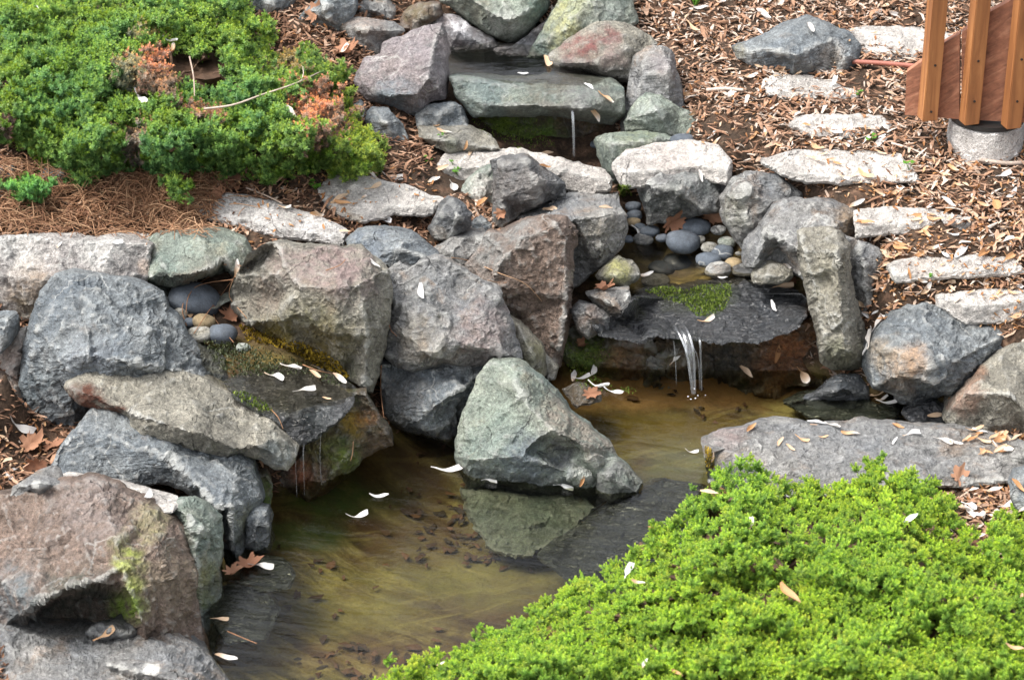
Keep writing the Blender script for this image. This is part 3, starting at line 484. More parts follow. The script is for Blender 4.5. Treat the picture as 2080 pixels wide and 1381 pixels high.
rock('dark upright flat faced boulder in front of white limestone block', [(1000, 323), (1021, 314), (1068, 312), (1083, 323), (1125, 350), (1148, 373), (1150, 400), (1114, 412), (1060, 440), (1016, 472), (1000, 458)], [[(1000, 335, 0), (1022, 332, 2), (1070, 328, 3), (1083, 323)], [(1070, 328, 3), (1090, 370, 4), (1095, 410, 3)], [(1022, 332, 2), (1020, 400, 3), (1030, 450, 2)]], (465, 3.92), .25, .12, 'dark', [(1060, 380, 60, (.14, .125, .115), .7)], amp=.9)
rock('pale streaked stone behind the dark upright boulder', [(920, 425), (933, 400), (955, 365), (980, 342), (1004, 332), (1010, 470), (985, 462), (960, 440)], [[(955, 365), (975, 400, 1), (970, 450, 1)]], (470, 3.96), .35, .1, 'green', [(985, 385, 35, (.55, .52, .48), .8)])
rock('small dark angular stone beside the left limestone block', [(910, 404), (921, 400), (940, 413), (964, 435), (956, 458), (937, 473), (914, 490), (883, 486), (875, 462), (891, 438)], [[(921, 400), (930, 440, 3), (914, 490)], [(891, 438), (930, 440, 3), (964, 435)]], (488, 3.78), .5, .08, 'dark')
rock('blue stone half buried in litter under the limestone step', [(818, 440), (850, 434), (890, 436), (880, 470), (850, 472), (825, 462)], [], (473, 3.86), 1.0, .05, 'blue', name='stone', amp=.6)
rock('small blue grey stone behind the small dark angular stone', [(945, 478), (955, 452), (975, 440), (1000, 455), (1005, 490), (960, 492)], [], (490, 3.84), .5, .06, 'blue', name='stone', amp=.6)
rock('low slate blue boulder with a crack, left of centre', [(703, 485), (732, 470), (769, 465), (805, 467), (840, 478), (863, 494), (892, 519), (885, 550), (800, 550), (740, 530), (705, 505)], [[(703, 485), (760, 478, 1), (820, 490, 3), (813, 505, 3), (805, 545, 1)], [(820, 490, 3), (863, 494)], [(813, 505, 3), (870, 525, 2)]], (548, 3.64), .9, .14, 'blue', [(760, 500, 50, (.15, .18, .22), .5)], amp=.7)
rock('low flat grey stone between the slate blue and brown boulders', [(877, 503), (914, 481), (950, 476), (990, 478), (980, 500), (957, 523), (942, 545), (914, 540)], [[(877, 503), (920, 510, 2), (957, 523)]], (545, 3.70), 1.1, .12, 'grey', amp=.7)
# middle fall
rock('wet dark ledge slab with moss that feeds the middle waterfall', [(1285, 600, None, .082), (1299, 592, None, .086), (1343, 583, None, .09), (1420, 580, None, .093), (1484, 578, None, .096), (1538, 577, None, .10), (1575, 577, None, .10), (1622, 590, None, .10), (1640, 605), (1636, 642), (1625, 663), (1585, 684), (1538, 699), (1502, 695), (1466, 699), (1422, 692), (1390, 690), (1357, 690), (1336, 683), (1303, 698), (1267, 690), (1216, 682), (1200, 660), (1260, 640), (1280, 612)],
     [[(1200, 650, None, .075), (1290, 645, None, .078), (1340, 640, None, .074), (1370, 665, None, .065), (1420, 672, None, .066), (1500, 668, None, .075), (1560, 650, None, .083), (1636, 625, None, .09)], [(1310, 600, None, .082), (1350, 625, None, .078), (1370, 665, None, .065)], [(1343, 583, None, .09), (1420, 610, None, .088), (1470, 640, None, .082)]],
     (698, 3.585), .15, .14, 'dark', [(1440, 608, 34, (.10, .14, .02), 1.), (1380, 600, 40, (.09, .10, .02), .7), (1470, 600, 30, (.10, .14, .02), .9), (1300, 635, 16, (.12, .12, .01), .9), (1560, 640, 50, (.13, .16, .19), .4), (1640, 630, 14, (.3, .2, .15), .8)], wet=.95, amp=.55, name='ledge_stone', seed=7, rough=3.2)
rock('small yellow lichened stone left of the middle pool', [(1209, 558), (1227, 541), (1256, 519), (1285, 534), (1305, 560), (1285, 576), (1270, 587), (1240, 578), (1212, 568)], [[(1209, 558), (1250, 560, 2), (1305, 560)], [(1256, 519), (1250, 560, 2)]], (590, 3.74), .8, .07, 'tan', [(1255, 548, 26, (.34, .33, .12), .8)], amp=.8, name='stone')
rock('small split grey stone below the yellow lichened one', [(1187, 596), (1230, 588), (1278, 586), (1286, 612), (1279, 636), (1267, 653), (1238, 641), (1210, 620)], [[(1187, 596), (1230, 612, 2), (1262, 632, 2), (1267, 653)], [(1230, 612, 2), (1280, 595, 0)]], (655, 3.65), .6, .07, 'grey', [(1278, 600, 10, PALE, .9)], amp=.8, name='stone')
rock('damp grey stone at the left end of the middle ledge', [(1160, 634), (1176, 614), (1209, 619), (1240, 645), (1234, 670), (1194, 692), (1173, 670)], [[(1176, 614), (1205, 645, 2), (1194, 692)]], (690, 3.61), .4, .08, 'grey', [(1205, 650, 30, (.2, .12, .08), .6)], wet=.4, amp=.8, name='stone')
rock('mossy rust stained rock wall under the middle waterfall ledge', [(1120, 690), (1180, 660), (1300, 640), (1460, 640), (1600, 660), (1690, 640), (1790, 690), (1800, 760), (1760, 810), (1600, 812), (1400, 815), (1250, 815), (1150, 830), (1130, 780)],
     [[(1160, 720, 2), (1250, 700, 3), (1330, 720, 1), (1340, 780, 1)], [(1320, 700, 4), (1335, 780, 4), (1350, 700, 3)], [(1450, 720, 0), (1600, 730, 1), (1680, 740, 2)], [(1250, 740, 3), (1300, 785, 1)], [(1450, 760, 1), (1560, 790, 4), (1680, 780, 5)]], (800, 3.70), .12, .12, 'wall', [(1190, 720, 50, (.13, .2, .02), 1.), (1210, 780, 40, (.10, .24, .02), 1.2), (1260, 740, 50, (.30, .16, .07), .9), (1600, 700, 70, (.44, .17, .06), 1.), (1640, 640, 50, (.45, .22, .08), 1.), (1560, 760, 50, (.34, .16, .07), .8), (1470, 740, 50, (.035, .04, .035), .8)], wet=.45, amp=1.5, name='rock_wall', cat='rock wall', seed=66)
rock('small tan stone by the water left of the middle fall', [(1140, 790), (1170, 775), (1215, 795), (1225, 815), (1170, 830)], [], (830, 3.50), .9, .06, 'tan', [(1180, 800, 50, (.16, .10, .04), .8)], wet=.6, name='stone')
rock('little grey brown stone at the right rim of the middle pool', [(1524, 560), (1535, 546), (1560, 534), (1590, 535), (1610, 548), (1613, 562), (1590, 576), (1550, 580), (1530, 578)], [[(1524, 560), (1560, 560, 1), (1613, 562)]], (580, 3.715), .8, .05, 'tan', wetz=.1, name='stone', amp=.7)
rock('tall standing slab leaning beside the middle waterfall', [(1618, 470), (1629, 463), (1683, 461), (1705, 472), (1727, 498), (1731, 563), (1742, 610), (1753, 650), (1764, 708), (1757, 745), (1719, 755), (1683, 752), (1665, 738), (1661, 704), (1641, 614), (1624, 548)],
     [[(1629, 463), (1634, 510, 3), (1657, 614, 3), (1674, 706, 4), (1683, 752)], [(1674, 706, 4), (1720, 714, 5), (1764, 708)], [(1705, 472), (1700, 510, 4), (1710, 600, 5), (1720, 714, 5)]], (752, 3.60), .30, .09, 'tan', [(1712, 730, 42, (.13, .13, .085), .9), (1690, 560, 50, (.25, .23, .17), .5)], amp=1.1, seed=52)
rock('grey boulder standing behind the leaning slab', [(1700, 470), (1740, 484), (1780, 500), (1799, 522), (1796, 570), (1787, 620), (1768, 650), (1757, 700), (1735, 700), (1720, 540)], [[(1740, 484), (1755, 540, 2), (1760, 620, 2)]], (700, 3.68), .3, .12, 'grey', amp=.9)
rock('jagged grey boulder with a dark cleft behind the pebble pool', [(1467, 404), (1485, 358), (1525, 348), (1583, 355), (1630, 391), (1625, 450), (1560, 490), (1530, 505), (1512, 515), (1495, 490), (1476, 450)], [[(1485, 358), (1515, 395, 3), (1518, 450, 3), (1520, 505)], [(1525, 348), (1560, 385, 1), (1580, 410, 2)], [(1515, 395, 3), (1560, 385, 1)]], (510, 3.86), .4, .14, 'grey', [(1490, 420, 40, (.14, .14, .11), .7), (1560, 380, 30, (.12, .13, .14), .7)], amp=1.1)
rock('long angular grey boulder with a brown broken right end', [(1508, 545), (1520, 500), (1545, 460), (1572, 414), (1600, 403), (1645, 402), (1700, 410), (1752, 429), (1750, 460), (1742, 484), (1725, 510), (1680, 560), (1640, 575), (1600, 552), (1560, 548)],
     [[(1572, 414), (1590, 430, 2), (1560, 470, 3), (1530, 545, 2)], [(1590, 430, 2), (1660, 440, 4), (1693, 462, 5), (1752, 429)], [(1693, 462, 5), (1742, 484)], [(1560, 470, 3), (1640, 520, 6), (1693, 462, 5)], [(1640, 520, 6), (1630, 565, 3)]], (560, 3.76), .55, .15, 'grey', [(1720, 455, 32, (.20, .14, .085), .9), (1530, 525, 35, (.08, .085, .09), .6)], amp=1.05, seed=28)
rock('grey triangular boulder with a dark lower face above the pebbles', [(1296, 380), (1312, 350), (1337, 327), (1360, 322), (1400, 324), (1460, 338), (1488, 355), (1478, 390), (1472, 430), (1440, 436), (1400, 446), (1350, 456), (1318, 456), (1306, 420)],
     [[(1350, 324), (1340, 360, 3), (1320, 375, 3), (1318, 456)], [(1340, 360, 3), (1379, 388, 5), (1429, 427, 3), (1440, 436)], [(1296, 380), (1320, 375, 3)]], (458, 3.97), .55, .13, 'grey', [(1360, 415, 48, (.075, .08, .07), .9), (1312, 400, 24, (.12, .14, .13), .7), (1420, 370, 50, (.20, .22, .21), .5)], amp=.9)
rock('large blue grey boulder with an orange chipped lower face', [(1768, 735), (1771, 697), (1784, 668), (1809, 643), (1843, 618), (1885, 613), (1910, 626), (1960, 655), (2019, 660), (2049, 676), (2064, 691), (2050, 715), (1998, 745), (1965, 780), (1938, 800), (1885, 809), (1857, 825), (1830, 821), (1816, 803), (1772, 788)],
     [[(1771, 697), (1800, 708, 3), (1830, 718, 5), (1885, 735, 6), (1900, 770, 5), (1885, 809)], [(1885, 735, 6), (1950, 730, 4), (2049, 676)], [(1830, 718, 5), (1825, 760, 5), (1816, 803)], [(1843, 618), (1850, 660, 2), (1830, 718, 5)], [(1825, 760, 5), (1900, 770, 5)]], (815, 3.50), .55, .18, 'blue', [(1850, 745, 42, (.32, .21, .13), .85), (1800, 730, 40, (.28, .22, .15), .7), (1830, 770, 34, (.28, .19, .12), .7), (1860, 808, 36, (.06, .065, .07), .9), (1800, 792, 25, (.05, .05, .05), .8)], amp=1.1, wetz=.012, seed=90)
rock('pink brown boulder at the right edge above the long slab', [(1915, 850), (1930, 812), (1960, 775), (1996, 739), (2030, 712), (2060, 695), (2100, 685), (2170, 700), (2170, 900), (2080, 890), (2000, 882), (1930, 868)],
     [[(1996, 739), (1990, 770, 3), (1960, 800, 3), (1915, 850)], [(1990, 770, 3), (2050, 800, 5), (2100, 860, 4)], [(2060, 695), (2080, 740, 1), (2050, 800, 5)]], (875, 3.42), .7, .16, 'tan', [(1960, 800, 42, (.28, .17, .12), .8), (1985, 760, 20, (.22, .12, .07), .8)], amp=.8, seed=2)
rock('long flat grey slab lying across the right bank', [(1425, 888, None, .045), (1460, 871, None, .052), (1500, 868, None, .055), (1540, 858, None, .055), (1590, 853, None, .057), (1700, 862, None, .057), (1820, 860, None, .057), (1900, 868, None, .057), (1990, 872, None, .057), (2060, 888, None, .055), (2120, 915), (2130, 960), (2060, 980), (1960, 990), (1850, 985), (1700, 1010), (1550, 1010), (1480, 995), (1440, 980), (1430, 930)],
     [[(1425, 888, None, .045), (1450, 915, None, .05), (1500, 940, None, .05), (1600, 938, None, .05), (1750, 936, None, .05), (1900, 930, None, .05), (2050, 935, None, .047), (2120, 915)]], (1000, 3.20), .15, .12, 'grey', [(1440, 940, 26, (.06, .055, .012), .95), (1480, 890, 40, PURP, .6), (1700, 900, 100, (.15, .155, .16), .5), (1480, 960, 40, (.05, .055, .06), .5)], name='stone_slab', cat='stone slab', amp=.8, wetz=.008, seed=39)
rock('small blue stone at the right edge above the bush', [(2050, 1005), (2065, 975), (2100, 955), (2150, 960), (2150, 1050), (2070, 1040)], [], (1040, 3.10), .6, .1, 'blue', name='stone')
rock('wet dark rounded stone under the standing slab', [(1655, 800), (1680, 770), (1710, 757), (1745, 760), (1765, 785), (1770, 815), (1830, 850), (1760, 860), (1640, 850), (1590, 820)], [[(1655, 800), (1710, 790, 2), (1770, 810)], [(1590, 825, None, -.01), (1680, 815, None, -.006), (1770, 812, None, -.004)]], (820, 3.54), .6, .08, 'blue', wet=.8, amp=.5)
rock('sunken green stone slab at the right end of the pool', [(1590, 815, None, -.012), (1640, 795, None, -.008), (1760, 800, None, -.008), (1830, 812, None, -.01), (1825, 850, None, -.015), (1740, 868, None, -.03), (1640, 850, None, -.02)], [[(1620, 835, None, -.012), (1740, 852, None, -.012), (1825, 840, None, -.012)]], (860, 3.42), 1.6, .05, 'green', wet=1, amp=.3, name='sunken_stone')
rock('wet black stone between the orange chipped boulder and slab', [(1840, 850), (1865, 825), (1900, 812), (1925, 825), (1920, 860), (1870, 880)], [], (865, 3.46), .8, .06, 'dark', wet=1, amp=.6, name='stone')
rock('low dark sunken stone at the foot of the slate wedge', [(485, 1150), (530, 1130), (580, 1140), (603, 1165), (590, 1195), (530, 1205), (490, 1190)], [[(490, 1165, None, -.01), (600, 1165, None, -.012)]], (1200, 2.98), 1.4, .06, 'dark', [(540, 1165, 60, (.03, .05, .035), .9)], wet=1, amp=.5, name='sunken_stone')
rock('large sunken grey stone at the lower left of the pond', [(440, 1190), (480, 1180), (540, 1200), (570, 1240), (540, 1300), (460, 1310), (430, 1260)], [[(450, 1200, None, -.02), (560, 1240, None, -.03)]], (1300, 2.88), 1.2, .06, 'grey', wet=1, amp=.6, name='sunken_stone')
# pale stepping stones
def ground_at(px, py):
    z = .25
    for _ in range(12):
        w = atZ(px, py, z); z = .5 * z + .5 * float(ground_z(w[0], w[1])[0])
    return atZ(px, py, z)
STEPS = []
def step_stone(label, top, lift, hpx, mat='white', spots=(), **k):
    """a slab whose top outline lies in one gently sloping plane above the soil, its front side hanging hpx pixels below"""
    top = [tuple(p) for p in top]; xs_ = [p[0] for p in top]
    iL = int(np.argmin(xs_)); iR = int(np.argmax(xs_)); n = len(top)
    W = np.array([ground_at(*p) for p in top]); sx_, sy_ = 0., .2
    off = (W[:, 2] - sx_ * W[:, 0] - sy_ * W[:, 1]); off = off.max() + lift
    def pz(p):
        d = ray(*p); tt = (sx_ * 0 + off - CAM_H) / (d[2] - sy_ * d[1]); return float((CAMP + d * tt)[2])
    STEPS.append(top)
    back = []; i = iL
    while True:
        back.append(top[i])
        if i == iR: break
        i = (i + 1) % n
    front = []; i = iR
    while True:
        front.append(top[i])
        if i == iL: break
        i = (i + 1) % n
    fp = max(front, key=lambda p: p[1]); Yf = float(atZ(fp[0], fp[1], pz(fp))[1])
    out = [(x, y, None, pz((x, y))) for x, y in back] + [(x + (1 if x > fp[0] else -1), y + .8 * hpx * (.6 if i in (0, len(front) - 1) else 1), None, None, float(atZ(x, y, pz((x, y)))[1]) - .006) for i, (x, y) in enumerate(front)]
    rid = [[(x, y, None, pz((x, y))) for x, y in front]]
    return rock(label, out, rid, (fp[1] + hpx, Yf), 0.1, .06, mat, spots, name='stepping_stone', cat='stepping stone', group='pale limestone stepping stones', amp=k.pop('amp', .6), **k)
step_stone('limestone step at the far right behind the grey boulder', [(1720, 60), (1760, 52), (1860, 54), (1937, 68), (1930, 95), (1880, 110), (1800, 105), (1725, 95)], .004, 28)
step_stone('narrow limestone step directly below the lone far boulder', [(1548, 165), (1575, 153), (1680, 165), (1735, 182), (1746, 196), (1640, 190), (1560, 183)], .004, 20)
step_stone('limestone step left of the concrete footing', [(1605, 247), (1620, 235), (1700, 232), (1790, 233), (1811, 248), (1806, 272), (1740, 274), (1640, 262)], .004, 22)
step_stone('wide limestone step in the middle of the mulch bank', [(1545, 325), (1600, 308), (1700, 304), (1830, 312), (1850, 335), (1866, 362), (1800, 358), (1700, 360), (1610, 350)], .004, 22)
step_stone('limestone step behind the long angular grey boulder', [(1735, 430), (1800, 420), (1900, 425), (1975, 440), (1970, 452), (1900, 452), (1800, 456), (1740, 462)], .004, 28)
step_stone('limestone step at the right edge, strewn with petals', [(1800, 535), (1860, 520), (1980, 516), (2060, 522), (2078, 545), (2000, 548), (1900, 552), (1820, 560)], .004, 22, 'white', [(1900, 540, 60, (.40, .34, .29), .5)])
step_stone('lowest limestone step on the right bank, above blue boulder', [(1903, 600), (1960, 592), (2080, 588), (2140, 600), (2140, 612), (2060, 615), (1960, 622)], .004, 50, 'white', [(2060, 640, 60, (.5, .47, .43), .4)])
step_stone('large limestone block under the upper waterfall', [(888, 330), (905, 310), (960, 305), (1060, 305), (1140, 320), (1230, 345), (1242, 365), (1200, 360), (1130, 345), (1000, 335), (900, 345)], .004, 50)
step_stone('cracked limestone block right of the upper waterfall', [(1243, 330), (1270, 305), (1330, 290), (1400, 285), (1455, 292), (1488, 325), (1478, 345), (1420, 335), (1340, 345), (1270, 350)], .004, 42, 'white', [(1380, 310, 60, (.5, .44, .4), .4)])
step_stone('limestone step beside the juniper, front corner rounded', [(640, 378), (670, 362), (730, 365), (830, 378), (900, 405), (880, 420), (800, 420), (740, 436), (690, 425), (655, 400)], .004, 24, 'white', [(700, 450, 40, (.35, .28, .18), .5)])
step_stone('speckled limestone step below the juniper', [(380, 405), (405, 388), (480, 392), (560, 410), (640, 435), (706, 466), (700, 482), (640, 472), (560, 462), (470, 440), (410, 425)], .004, 26, 'whitegrey', [(500, 425, 80, (.6, .58, .56), .8), (640, 460, 50, (.6, .58, .56), .8)])
step_stone('small pale limestone corner peeking above the left slab', [(215, 478), (260, 470), (302, 474), (306, 484), (290, 490), (225, 490)], .004, 12)
rock('flat slate blue stone beside the speckled limestone step', [(545, 392), (560, 375), (590, 385), (615, 405), (627, 430), (600, 425), (565, 410)], [], (432, 3.86), 1.2, .04, 'blue', name='stone', amp=.5)
rock('blue stone at the left edge under the juniper', [(-30, 335), (28, 338), (34, 360), (28, 400), (-30, 405)], [], (405, 3.86), .4, .06, 'blue', name='stone')
rock('dark blue stone under the left juniper skirt', [(86, 350), (130, 345), (134, 390), (100, 398), (84, 385)], [], (398, 3.88), .4, .06, 'blue', name='stone')
# upper fall
rock('upper ledge slab that the top waterfall runs over', [(912, 156, None, .30), (929, 149, None, .30), (1006, 153, None, .293), (1068, 153, None, .29), (1160, 151, None, .292), (1237, 160, None, .295), (1268, 178), (1270, 238), (1245, 255), (1198, 250), (1141, 237), (1045, 236), (960, 239), (945, 220), (922, 187)],
     [[(912, 158, 0), (1000, 168, 1), (1060, 178, 2), (1085, 188, 3), (1180, 192, 4), (1268, 196, 2)], [(922, 187, -1), (1000, 215, 2), (1085, 215, 4), (1180, 220, 5), (1265, 230, 2)]], (250, 4.20), .30, .13, 'green', [(1170, 215, 90, (.14, .14, .12), .8), (1140, 168, 90, (.13, .11, .075), .8), (1180, 190, 40, (.3, .31, .33), .5), (980, 190, 60, (.17, .22, .22), .6)], amp=.7, name='ledge_stone', wet=.25, seed=4)
rock('moss green rock wall behind the upper waterfall', [(930, 220), (1000, 225), (1280, 225), (1280, 330), (1180, 330), (1000, 322), (945, 300)], [[(1000, 240, 0), (1040, 300, 1), (1150, 310, 1)], [(1190, 240, 1), (1195, 320, 1)]], (325, 4.27), .1, .08, 'wall', [(1020, 262, 42, (.20, .30, .02), 1.1), (1090, 285, 50, (.13, .24, .02), 1.), (975, 250, 20, (.16, .16, .01), .9), (1210, 290, 30, (.12, .07, .035), .8), (1160, 270, 30, (.025, .03, .025), .8)], wet=.4, amp=1.2, name='rock_wall', cat='rock wall')
rock('stocky dark green block under the right end of the upper ledge', [(1210, 279), (1229, 270), (1314, 265), (1372, 277), (1368, 320), (1300, 345), (1248, 375), (1222, 340), (1211, 315)], [[(1210, 282), (1240, 292, 3), (1300, 290, 3), (1372, 280)], [(1240, 292, 3), (1248, 350, 2)]], (375, 4.08), .4, .1, 'green', [(1290, 278, 50, (.2, .22, .13), .6), (1240, 330, 50, (.09, .11, .10), .8)], amp=.7)
rock('green veined leaning stone at the right of the upper fall', [(1264, 246), (1283, 215), (1310, 183), (1345, 192), (1379, 215), (1414, 238), (1438, 287), (1372, 282), (1314, 268), (1270, 268)], [[(1310, 183), (1335, 225, 3), (1372, 282)], [(1264, 246), (1335, 225, 3)]], (285, 4.14), .7, .1, 'green', [(1320, 225, 30, (.36, .4, .38), .4)], amp=.8)
rock('upright purple grey stone right of the upper ledge', [(1260, 248), (1272, 185), (1291, 112), (1314, 94), (1345, 90), (1368, 100), (1379, 142), (1391, 208), (1396, 240), (1380, 270), (1265, 270)], [[(1314, 94), (1310, 150, 3), (1280, 220, 2)], [(1345, 90), (1355, 150, 4), (1365, 220, 3)], [(1310, 150, 3), (1355, 150, 4)]], (265, 4.22), .4, .12, 'grey', [(1320, 200, 60, (.2, .21, .22), .6), (1350, 130, 30, (.22, .19, .19), .6)], amp=.9)
rock('red stained boulder at the right of the top pool', [(1106, 128), (1114, 112), (1152, 81), (1210, 42), (1260, 42), (1306, 65), (1337, 88), (1325, 110), (1300, 130), (1282, 172), (1218, 157), (1179, 144), (1122, 138)], [[(1114, 112), (1160, 125, 2), (1210, 130, 3), (1282, 165, 1)], [(1210, 42), (1200, 85, 2), (1210, 130, 3)], [(1306, 65), (1270, 100, 3), (1282, 165, 1)]], (168, 4.30), .75, .14, 'tan', [(1190, 95, 32, (.15, .035, .035), .8), (1240, 75, 30, (.15, .04, .04), .7), (1160, 110, 24, (.16, .06, .055), .6), (1250, 115, 30, (.22, .16, .15), .7), (1200, 148, 40, (.05, .035, .025), .8)], amp=.7, wetz=.305)
rock('tall yellow green lichened boulder behind the red stained one', [(1068, 118), (1083, 92), (1110, 42), (1130, 10), (1141, -50), (1262, -50), (1285, 0), (1296, 45), (1260, 90), (1180, 140), (1122, 118), (1095, 120)], [[(1110, 42), (1150, 60, 3), (1122, 118)], [(1141, -50), (1180, 20, 3), (1150, 60, 3)], [(1180, 20, 3), (1240, 40, 2)]], (120, 4.42), .6, .18, 'green', [(1150, 70, 46, (.34, .33, .16), .8), (1160, 5, 40, (.34, .35, .14), .6), (1230, 20, 60, (.22, .24, .22), .5)], amp=.9)
rock('big green grey spout boulder at the top centre', [(888, -50), (891, 0), (929, 27), (979, 62), (1006, 80), (1045, 85), (1068, 70), (1110, 23), (1122, -50)], [[(929, 27), (960, 0, 3), (1000, 30, 5), (1035, 40, 6), (1068, 30, 4), (1110, 23)], [(1035, 40, 6), (1045, 85)], [(1000, 30, 5), (1006, 80)]], (88, 4.50), .35, .2, 'green', [(1030, 50, 40, (.5, .5, .47), .5), (1090, 20, 30, (.07, .12, .10), .7), (960, 20, 50, (.18, .17, .13), .7)], amp=.9)
rock('mineral whitened stone curving left of the top pool', [(856, 62), (900, 27), (930, 32), (980, 68), (1012, 92), (1000, 106), (912, 108), (900, 80)], [[(900, 27), (930, 62, 2), (1000, 100, 1)]], (108, 4.46), .7, .1, 'purple', [(930, 52, 34, (.62, .62, .64), .8), (985, 88, 26, (.62, .62, .64), .8)], amp=.8, wetz=.303)
rock('pale whitened rim stone right of the top pool', [(1000, 100), (1045, 92), (1085, 58), (1112, 40), (1105, 70), (1075, 118), (1010, 114)], [], (115, 4.44), .8, .08, 'purple', [(1050, 92, 40, (.55, .55, .57), .8)], amp=.7, wetz=.303)
rock('mossy brown stone behind the leaning purple boulder', [(812, 55), (820, 25), (850, 5), (893, 10), (900, 30), (870, 55), (840, 66)], [[(850, 5), (860, 35, 2), (840, 66)]], (68, 4.48), .7, .1, 'brown', [(855, 30, 40, (.12, .10, .05), .8)])
rock('large leaning purple grey boulder left of the top pool', [(716, 165), (737, 123), (772, 112), (775, 87), (825, 67), (875, 50), (898, 50), (908, 96), (910, 169), (906, 202), (872, 210), (858, 240), (829, 233), (798, 217), (748, 206), (725, 190)],
     [[(772, 112), (829, 142, 3), (872, 160, 4), (872, 210)], [(898, 50), (880, 100, 2), (872, 160, 4)], [(716, 165), (790, 195, 3), (850, 195, 4), (872, 160, 4)]], (238, 4.20), .55, .14, 'purple', [(800, 215, 60, (.13, .16, .18), .8), (850, 230, 30, (.12, .15, .17), .8), (840, 90, 50, (.22, .20, .21), .5), (890, 140, 40, (.20, .19, .19), .6)], amp=.8, seed=8)
rock('blue stone tucked beneath the leaning purple boulder', [(845, 235), (868, 212), (925, 206), (937, 215), (953, 262), (898, 265), (848, 260)], [[(868, 212), (890, 235, 1), (898, 265)]], (262, 4.17), .5, .1, 'blue', amp=.8, name='stone')
rock('low grey green stone with petals above the limestone block', [(848, 258), (852, 254), (891, 256), (964, 262), (995, 273), (1018, 304), (910, 312), (891, 300), (852, 282)], [[(848, 258), (900, 285, 2), (1018, 304)]], (310, 4.10), 1.2, .1, 'tan', [(900, 280, 60, (.17, .17, .16), .5), (915, 298, 15, MOSS, .5)], amp=.6)
rock('dark blue boulder left of the upper fall above the litter', [(740, 245), (756, 219), (791, 219), (814, 246), (830, 283), (810, 292), (787, 296), (756, 275)], [[(756, 219), (785, 250, 2), (787, 296)]], (294, 4.10), .6, .08, 'blue', name='stone', amp=.8)
rock('small blue stone peeking over the juniper edge', [(702, 240), (712, 215), (730, 205), (742, 225), (740, 260), (715, 262)], [], (262, 4.15), .6, .06, 'blue', name='stone')
rock('brown topped grey boulder at the upper left of the pool', [(690, 60), (691, 38), (725, 35), (770, 38), (806, 46), (821, 64), (800, 78), (778, 88), (772, 114), (745, 120), (720, 96), (706, 79)], [[(690, 55), (745, 62, 3), (821, 64)], [(745, 62, 3), (772, 114)]], (116, 4.38), .7, .1, 'grey', [(745, 45, 42, (.25, .2, .17), .7)], amp=.7)
rock('pale grey stone in the top row, left of centre', [(722, 10), (740, 5), (785, 5), (803, 25), (800, 44), (740, 42), (722, 36)], [[(722, 15), (760, 22, 2), (803, 25)]], (46, 4.52), .5, .1, 'grey')
rock('blue grey boulder at the top edge beside the mulch', [(600, 50), (612, 25), (640, 5), (650, -50), (718, -50), (728, 10), (714, 40), (690, 68), (640, 60)], [[(612, 25), (660, 20, 3), (690, 68)], [(650, -50), (660, 20, 3)]], (70, 4.42), .5, .14, 'blue')
rock('dark stone in the top row between the grey ones', [(722, -50), (820, -50), (850, 0), (810, 35), (795, 8), (735, 8)], [], (40, 4.62), .5, .1, 'dark')
rock('dark blue boulder at the top edge behind the juniper', [(470, -50), (600, -50), (600, 10), (580, 42), (530, 50), (490, 20)], [[(540, -50), (550, 10, 3), (530, 50)]], (50, 4.48), .5, .14, 'blue')
rock('lone rounded grey boulder on the far mulch bank', [(1492, 98), (1543, 72), (1580, 52), (1605, 42), (1641, 36), (1691, 51), (1728, 69), (1748, 91), (1747, 120), (1725, 152), (1699, 158), (1597, 156), (1525, 138), (1500, 118)],
     [[(1492, 98), (1530, 105, 2), (1560, 100, 3), (1612, 112, 5), (1695, 80, 2), (1728, 69)], [(1695, 80, 2), (1715, 120, 3), (1699, 158)], [(1612, 112, 5), (1610, 150, 2)]], (158, 4.25), .9, .16, 'blue', [(1500, 105, 20, (.2, .17, .08), .6), (1690, 110, 26, (.26, .2, .15), .6), (1650, 140, 50, (.12, .11, .10), .5)], amp=.7, seed=1)
# rounded pebbles
def pebble(px, py, w, h, mat, label, z, rz=0., tilt=0, group='rounded river pebbles', wet=0., flat=.42):
    c = atZ(px, py, z); s = (np.linalg.norm(c - CAMP)) / F; a = w * s / 2; cc = h * s / 2
    n, m = 22, 14; v = []
    for j in range(m + 1):
        th = math.pi * j / m
        for i in range(n):
            ph = 2 * math.pi * i / n; v.append((math.sin(th) * math.cos(ph), math.sin(th) * math.sin(ph), math.cos(th)))
    v = np.array(v); v = v * (1 + .10 * fbm(v * 1.1 + px * .37, 2, int(py))[:, None]); sgn = np.sign(v); v = sgn * np.abs(v) ** .93
    hz = min(cc / .75, a * flat * 1.4); v = v * np.array([a, a * .85, hz]); ca, sa = math.cos(tilt), math.sin(tilt)
    v = np.stack([v[:, 0] * ca - v[:, 2] * sa, v[:, 1], v[:, 0] * sa + v[:, 2] * ca], 1) + c
    f = []
    for j in range(m):
        for i in range(n): a0 = j * n + i; b0 = j * n + (i + 1) % n; f.append((a0, a0 + n, b0 + n, b0))
    o = put('pebble', v, f, M[mat], attrs={'spot': np.zeros((len(v), 4)), 'wet': np.full(len(v), wet)}); tag(o, label, 'pebble', group)
    collide(v, [t for q in f for t in ((q[0], q[1], q[2]), (q[0], q[2], q[3]))]); return o
